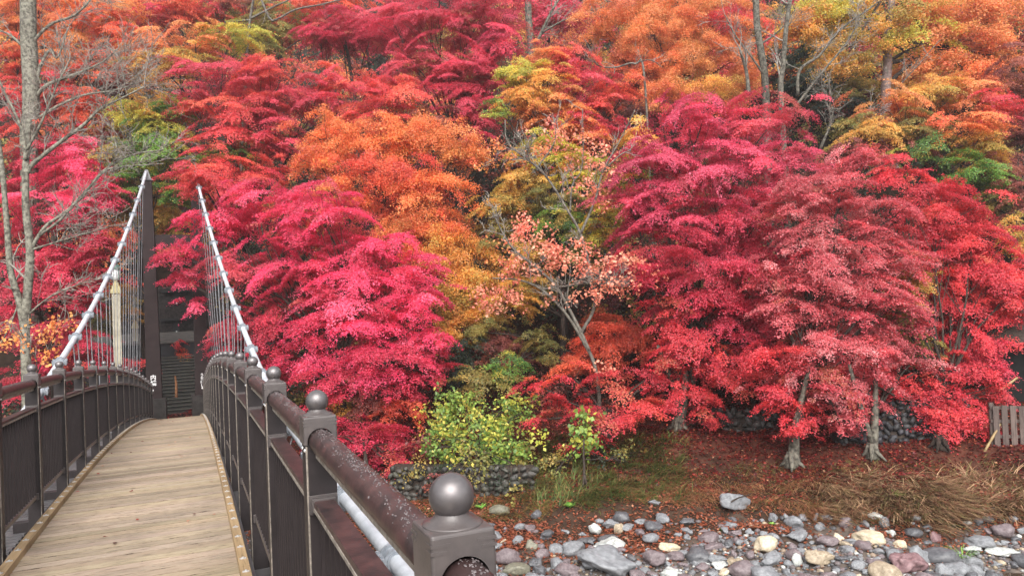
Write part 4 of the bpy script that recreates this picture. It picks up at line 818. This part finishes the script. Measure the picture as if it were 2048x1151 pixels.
    # small pebbles: one mass
    bm = bmesh.new(); bmesh.ops.create_icosphere(bm, subdivisions=1, radius=1); IV = np.array([v.co for v in bm.verts]); IF = np.array([[v.index for v in f.verts] for f in bm.faces]); bm.free()
    n = 60000; X = rng.uniform(1, 22, n); Y = rng.uniform(4, 24, n); u = ground_u(X, Y); k = (u < gedge(X)-.2+1.2*rng.random(n)**4) & (u > -4.6); X, Y = X[k], Y[k]; n = len(X)
    s = rng.uniform(.02, .06, n)*rng.choice([1, 1.5], n, p=[.8, .2]); sc = s[:, None]*np.stack([rng.uniform(.8, 1.3, n), rng.uniform(.7, 1.1, n), rng.uniform(.45, .8, n)], -1)
    az = rng.uniform(0, 6.283, n); ca, sa = np.cos(az), np.sin(az); W = IV[None]*rng.uniform(.8, 1.15, (n, len(IV), 1))*sc[:, None]
    W = np.stack([W[..., 0]*ca[:, None]-W[..., 1]*sa[:, None], W[..., 0]*sa[:, None]+W[..., 1]*ca[:, None], W[..., 2]], -1)+np.stack([X, Y, gz(X, Y)+s*.25], -1)[:, None]
    cols = np.array([(.18,.18,.187),(.125,.105,.105),(.07,.07,.075),(.36,.29,.2),(.45,.45,.43),(.24,.18,.13)]); C = cols[rng.choice(6, n, p=[.34,.27,.14,.1,.06,.09])]*rng.uniform(.7, 1.0, (n, 1))
    F = (IF[None]+(np.arange(n)*len(IV))[:, None, None]).reshape(-1, 3)
    mp = mat('pebble', (.8,.8,.8), (1.1,1.1,1.1), 20, .6, .35, 0, .2, attr=True)
    tag(link('pebbles', mesh_np('pebbles', W.reshape(-1, 3), [F], mp, col=np.repeat(C, len(IV), 0), smooth=True)), kind='stuff')
stones()

# ------------------------------------------------------------------ walls, fence, hut, stairs, lamps
def cobble_wall(name, label, A, B, h, r, m1, m2, seed, lean=.25, dirn=None):
    """packed rounded stones on a battered backing between ground points A and B"""
    rng = np.random.default_rng(seed); A = np.array(A, float); B = np.array(B, float); t = nz((B-A)*np.array([1, 1, 0])); Lw = np.linalg.norm((B-A)[:2]); nrm = np.array([t[1], -t[0], 0.])
    if nrm@(-A*np.array([1, 1, 0])) < 0: nrm = -nrm
    z0 = min(A[2], B[2])-.4; o = empty(name, (A+B)/2, label, 'wall'); O = np.array(o.location)
    bk = MB(); back = -nrm*.7
    b0 = [A*np.array([1,1,0])+np.array([0,0,z0]), B*np.array([1,1,0])+np.array([0,0,z0])]
    lo = [b0[0]-O, b0[1]-O, b0[1]+back-O, b0[0]+back-O]; H = h+.4; up = np.array([0, 0, H])-nrm*lean*H
    bk.hexa(lo, [lo[0]+up, lo[1]+up, lo[2]+np.array([0,0,H]), lo[3]+np.array([0,0,H])]); bk.build('backing', M_BARK_D, o)
    bm = bmesh.new(); bmesh.ops.create_icosphere(bm, subdivisions=2, radius=1); IV = np.array([v.co for v in bm.verts]); IF = np.array([[v.index for v in f.verts] for f in bm.faces]); bm.free()
    RV = [np.array([v.co for v in rock_mesh(300+q, .8, 2, .95).vertices]) for q in range(5)]
    P = []; C = []
    rows = int(H/(r*1.5))+1
    for i in range(rows):
        x = -rng.uniform(0, r)
        while x < Lw:
            q_ = rng.uniform(.65, 1.5); x += r*q_*.9; zz = z0+r*.7+i*r*1.5+rng.normal(0, r*.3)
            sx, sy, sz = r*q_, r*rng.uniform(.7, 1.1), r*rng.uniform(.75, 1.15)
            c = A*np.array([1,1,0])+t*(x+rng.normal(0, r*.15))+np.array([0,0,zz])-nrm*(lean*(zz-z0)-.04)
            W = RV[rng.integers(5)]*1.12; an = rng.uniform(-.5, .5); ca, sa = math.cos(an), math.sin(an)
            X, Z = W[:, 0]*sx, W[:, 2]*sz; X, Z = X*ca-Z*sa, X*sa+Z*ca
            P.append(c+t*X[:, None]+np.array([0,0,1.])*Z[:, None]+nrm*(W[:, 1]*sy)[:, None]-O); v = rng.uniform(.45, 1.35); x += r*q_*.9; C.append(np.tile([v, v*rng.uniform(.94, 1.03), v*rng.uniform(.9, 1.05)], (len(IV), 1)))
    n = len(P); F = (IF[None]+(np.arange(n)*len(IV))[:, None, None]).reshape(-1, 3)
    link('stone_facing', mesh_np('stone_facing', np.concatenate(P), [F], mat(name+'_stone', m1, m2, 9, .6, .4, 0, .4, attr=True), col=np.concatenate(C), smooth=True), o)
    return o
def wall_plants():
    tree('bush', 'straggly dark green creeper covering the foot of the cobble wall', 'bush', [(835,940,26,20,20.3,'olive'),(890,945,40,16,20.1,'darkgreen'),(950,955,40,18,19.9,'olive'),(1005,965,40,22,19.8,'darkgreen'),(1055,945,34,26,20,'olive'),(870,965,30,14,19.8,'brownred'),(930,905,46,12,20.2,'olive')], root=(960,985), trunk_r=.03, L=.07, tilt=.9, dens=.4, cover=1.7)
def far_things():
    wall_plants()
    A, B = ghit_fast(775, 1000), ghit_fast(1060, 985)
    cobble_wall('cobble_wall', 'mossy river cobble retaining wall under the yellow green vine', A, B, .85, .105, (.018,.018,.015), (.075,.07,.06), 3)
    A, B = ghit_fast(1690, 895), ghit_fast(1955, 884)
    cobble_wall('cobble_wall', 'dark slanted cobble wall behind the dusty rose maple', A+np.array([.1,.2,0]), B+np.array([.1,.2,0]), 1.0, .1, (.02,.021,.023), (.05,.05,.055), 4)
    A, B = ghit_fast(1395, 865), ghit_fast(1570, 880)
    cobble_wall('cobble_wall', 'low shaded stone edging behind the berry red maple trunk', A+np.array([.5,1.0,0]), B+np.array([.5,1.0,0]), .5, .12, (.03,.028,.026), (.07,.065,.06), 6)
    # fence
    A = ghit_fast(1990, 893); B = ghit_fast(2046, 890); t = nz((B-A)*np.array([1, 1, 0])); n = np.array([-t[1], t[0], 0]); rng = np.random.default_rng(2)
    o = empty('paling_fence', A, 'weathered grey wooden paling fence at the right edge beneath the pink red maple', 'fence'); d = float(np.dot(A, AX[2])); H = 82*d/FPX
    def brd(mb, s, w, z0, z1, off, th, v):
        p = t*s+n*off; q = t*(s+w)+n*off; e = n*th; mb.hexa([p+[0,0,z0], q+[0,0,z0], q+e+[0,0,z0], p+e+[0,0,z0]], [p+[0,0,z1], q+[0,0,z1], q+e+[0,0,z1], p+e+[0,0,z1]], 0, (v, v, v))
    for i, s in enumerate(np.arange(0, 3.0, .19)):
        mb = MB(); brd(mb, s, .13, .0, H+rng.uniform(-.03, .02), 0, .025, rng.uniform(.75, 1.15)); mb.build('paling', M_FENCE, o, col=True)
    for z in (.25, .62, .95): mb = MB(); brd(mb, -.05, 3.1, z*H-.04, z*H+.04, .03, .04, .7); mb.build('fence_rail', M_FENCE, o, col=True)
    for s in (-.06, 1.5, 2.95): mb = MB(); brd(mb, s, .1, -.3, H+.06, .075, .1, .8); mb.build('fence_post', M_FENCE, o, col=True)
    # hut
    P = at_d(2010, 800, 21.5); R0 = np.array([P[0], P[1], gz1(P[0], P[1])-.2]); h = empty('wooden_hut', R0, 'dark timber hut half hidden behind the paling fence', 'hut')
    def bx(x0, x1, y0, y1, z0, z1, m, nm, par=h):
        mb = MB(); f = lambda x, y, z: t*x+n*y+np.array([0, 0, z]); mb.hexa([f(x0,y0,z0), f(x1,y0,z0), f(x1,y1,z0), f(x0,y1,z0)], [f(x0,y0,z1), f(x1,y0,z1), f(x1,y1,z1), f(x0,y1,z1)]); return mb.build(nm, m, par)
    bx(0, 3.2, 0, 2.4, 0, 2.0, M_DARKWOOD, 'wall')
    for x in (.0, .55, 1.2, 2.0, 2.8): bx(x, x+.09, -.05, .0, 0, 2.0, M_FENCE, 'wall_post')
    w = bx(.7, 1.15, -.03, .0, .9, 1.5, M_PYLON, 'window'); bx(.66, 1.19, -.06, -.03, .84, .9, M_FENCE, 'sill', w)
    mb = MB(); f = lambda x, y, z: t*x+n*y+np.array([0, 0, z]); mb.hexa([f(-.5,-.6,1.85), f(3.6,-.6,1.85), f(3.6,1.2,2.9), f(-.5,1.2,2.9)], [f(-.5,-.6,1.95), f(3.6,-.6,1.95), f(3.6,1.2,3.0), f(-.5,1.2,3.0)]); mb.hexa([f(-.5,1.2,2.9), f(3.6,1.2,2.9), f(3.6,3.0,1.85), f(-.5,3.0,1.85)], [f(-.5,1.2,3.0), f(3.6,1.2,3.0), f(3.6,3.0,1.95), f(-.5,3.0,1.95)]); mb.build('roof', M_BARK_D, h)
def poles():
    M_BAM = mat('bamboo', (.2,.13,.055), (.32,.23,.1), 6, .5)
    g = ghit_fast(1968, 904); tops = (at_d(2001, 846, float(np.dot(g, AX[2]))+.1), at_d(2034, 755, 20.2)); bots = (g, at_d(1985, 792, 20.0))
    labs = ('yellow bamboo pole leaning by the corner of the paling fence', 'slanting bamboo pole above the paling fence under the hut eave')
    for p, q, lab in zip(bots, tops, labs):
        p, q = np.array(p), np.array(q); mb = MB(); mb.tube([(q-p)*k/12 for k in range(13)], [.03 if k % 3 else .036 for k in range(13)], 8)
        tag(mb.build('bamboo_pole', M_BAM, None, smooth=True, loc=p), lab, 'pole', 'bamboo poles')
    g = ghit_fast(1466, 1010); p, q = at_d(1462, 1003, np.dot(g, AX[2])-.45), at_d(1502, 985, np.dot(g, AX[2])-.3); mb = MB(); mb.tube([(q-p)*k/5+np.array([0,0,.02*math.sin(k)]) for k in range(6)], [.018,.02,.016,.016,.012,.008], 6)
    tag(mb.build('stick', M_BARK_D, None, loc=p), 'dark stick resting across the grey slab on the bank', 'stick')
def stairs_and_lamps():
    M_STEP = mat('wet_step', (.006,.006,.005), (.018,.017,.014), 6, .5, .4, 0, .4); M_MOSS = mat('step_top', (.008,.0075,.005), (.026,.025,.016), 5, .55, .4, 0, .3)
    o = empty('stone_stairs', (-.35, 32.4, -3.95), 'dark mossy stone stairs climbing beyond the end of the bridge', 'stairs'); O = np.array(o.location)
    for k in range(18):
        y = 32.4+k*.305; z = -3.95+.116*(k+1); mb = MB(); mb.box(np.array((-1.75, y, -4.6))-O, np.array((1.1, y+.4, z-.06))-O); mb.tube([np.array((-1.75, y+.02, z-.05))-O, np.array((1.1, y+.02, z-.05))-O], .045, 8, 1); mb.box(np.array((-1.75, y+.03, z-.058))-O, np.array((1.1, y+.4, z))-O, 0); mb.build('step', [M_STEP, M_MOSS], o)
    mb = MB(); mb.tube([(0,0,-.1), (.02,0,.6), (-.01,.01,.95)], [.06,.05,.04], 7); g = at_Y(353, 812, 33.9); g[2] = -3.45
    tag(mb.build('wooden_stake', mat('rusty_wood', (.16,.07,.03), (.3,.14,.06), 8, .8), None, loc=g), 'rusty brown stake standing on the stone stairs', 'stake')
    # road retaining wall and path above the stairs
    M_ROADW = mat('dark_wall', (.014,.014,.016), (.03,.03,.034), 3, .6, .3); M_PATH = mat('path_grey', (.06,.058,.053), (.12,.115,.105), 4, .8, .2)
    w = empty('retaining_wall', (-.4, 38.3, -4.6), 'dark retaining wall with pale kerb at the head of the stairs', 'wall'); O = np.array(w.location)
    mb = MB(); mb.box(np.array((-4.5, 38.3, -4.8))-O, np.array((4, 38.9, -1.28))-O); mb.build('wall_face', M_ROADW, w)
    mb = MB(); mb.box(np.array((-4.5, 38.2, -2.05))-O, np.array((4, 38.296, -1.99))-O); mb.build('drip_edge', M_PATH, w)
    mb = MB(); mb.hexa([(-4.5,38.2,-1.276), (4,38.2,-1.276), (4,41.8,-1.0), (-4.5,41.8,-1.0)], [(-4.5,38.2,-1.2), (4,38.2,-1.2), (4,41.8,-.82), (-4.5,41.8,-.82)]); tag(mb.build('path', M_PATH), kind='structure')
    # stone wall with two arched niches
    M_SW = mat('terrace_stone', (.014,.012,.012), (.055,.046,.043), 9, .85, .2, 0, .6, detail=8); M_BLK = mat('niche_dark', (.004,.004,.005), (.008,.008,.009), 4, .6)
    s = empty('terrace_wall', (-.4, 42, -1), 'shaded stone terrace wall with two dark arched niches seen between the pylons', 'wall'); O = np.array(s.location)
    mb = MB(); rng = np.random.default_rng(12)
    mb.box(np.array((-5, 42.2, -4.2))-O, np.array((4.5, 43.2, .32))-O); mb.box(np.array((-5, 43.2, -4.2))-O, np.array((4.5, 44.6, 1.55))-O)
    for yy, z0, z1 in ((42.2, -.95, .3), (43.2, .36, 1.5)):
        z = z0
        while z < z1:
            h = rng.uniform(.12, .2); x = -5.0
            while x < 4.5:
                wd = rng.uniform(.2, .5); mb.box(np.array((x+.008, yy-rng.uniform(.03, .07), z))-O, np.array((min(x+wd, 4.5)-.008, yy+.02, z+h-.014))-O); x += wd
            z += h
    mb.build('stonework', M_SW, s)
    for px, py, yy in ((353, 655, 42.1), (353, 598, 43.1)):
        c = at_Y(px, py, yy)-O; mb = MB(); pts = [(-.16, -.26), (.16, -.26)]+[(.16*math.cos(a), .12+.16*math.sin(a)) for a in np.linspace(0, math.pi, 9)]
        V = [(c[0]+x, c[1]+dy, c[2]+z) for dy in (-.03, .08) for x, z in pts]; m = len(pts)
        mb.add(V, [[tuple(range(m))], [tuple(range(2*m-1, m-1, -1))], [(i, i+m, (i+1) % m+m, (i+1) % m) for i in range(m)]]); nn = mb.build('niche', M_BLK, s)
        mb = MB(); mb.tube([(c[0], c[1]-.06, c[2]-.24), (c[0], c[1]-.06, c[2]-.17)], [.05, .03], 8); mb.build('offering', M_WHITE, nn)
        q = at_Y(px+2, py-17, yy)-O; mb = MB(); q2 = at_Y(px, py-21, yy)-O
        mb.box((c[0]-.72, c[1]-.22, c[2]+.38), (c[0]+.78, c[1]+.1, c[2]+.5)); mb.build('ledge', M_BLK, s)
    # lamp posts
    M_CREAM = mat('cream_post', (.28,.25,.18), (.4,.37,.28), 4, .55); M_CAPY = mat('yellow_cap', (.36,.31,.16), (.46,.4,.22), 6, .5); M_GREEN = mat('verdigris', (.05,.11,.09), (.09,.17,.14), 8, .5)
    M_GLASS = mat('milk_glass', (.72,.74,.74), (.8,.82,.82), 5, .25, .6)
    for px, py, d, lab in ((231, 548, 24.0, 'taller looking cream lamp post with green lantern roof, nearer the left cable'), (269.5, 630, 35.0, 'more distant cream lamp post with green lantern roof beside the left pylon')):
        P = at_d(px, py, d); zg = gz1(P[0], P[1])-.1; L_ = empty('lamp_post', (P[0], P[1], zg), lab, 'lamp post', 'lamp posts left of the bridge'); T = P[2]-zg
        mb = MB(); mb.box((-.105, -.105, 0), (.105, .105, T-.62))
        for x in (-.09, .09): mb.box((x-.03, -.125, .05), (x+.03, -.105, T-.64))
        bevel(mb.build('pole', M_CREAM, L_), .012)
        mb = MB(); z = T-.62
        for w, h in ((.15, .13), (.115, .11), (.08, .1), (.05, .08)): mb.box((-w, -w, z), (w, w, z+h)); z += h
        mb.build('capital', M_CAPY, L_); ln = MB(); ln.lathe([(.0, T-.2), (.08, T-.19), (.125, T-.1), (.135, T+.08), (.12, T+.16)], 14); lt = ln.build('lantern', M_GLASS, L_, smooth=True)
        mb = MB(); mb.lathe([(.17, T+.15), (.17, T+.18), (.13, T+.27), (.07, T+.34), (.03, T+.37), (.0, T+.42)], 14); mb.build('lantern_roof', M_GREEN, lt)
        mb = MB()
        for a in range(4): an = a*math.pi/2+.785; mb.tube([(.14*math.cos(an), .14*math.sin(an), T-.2), (.14*math.cos(an), .14*math.sin(an), T+.16)], .012, 5)
        mb.build('lantern_frame', M_GREEN, lt)
far_things(); poles(); stairs_and_lamps()

# ------------------------------------------------------------------ damp air
def haze():
    m = bpy.data.materials.new('damp_air'); m.use_nodes = True; t = m.node_tree; t.nodes.clear()
    v = t.nodes.new('ShaderNodeVolumePrincipled'); v.inputs['Color'].default_value = (.9,.9,.92,1); v.inputs['Density'].default_value = .001; v.inputs['Anisotropy'].default_value = .3
    o = t.nodes.new('ShaderNodeOutputMaterial'); t.links.new(v.outputs[0], o.inputs['Volume'])
    mb = MB(); mb.box((-440, -440, -12), (440, 440, 95)); tag(mb.build('haze', m), kind='stuff')
haze()
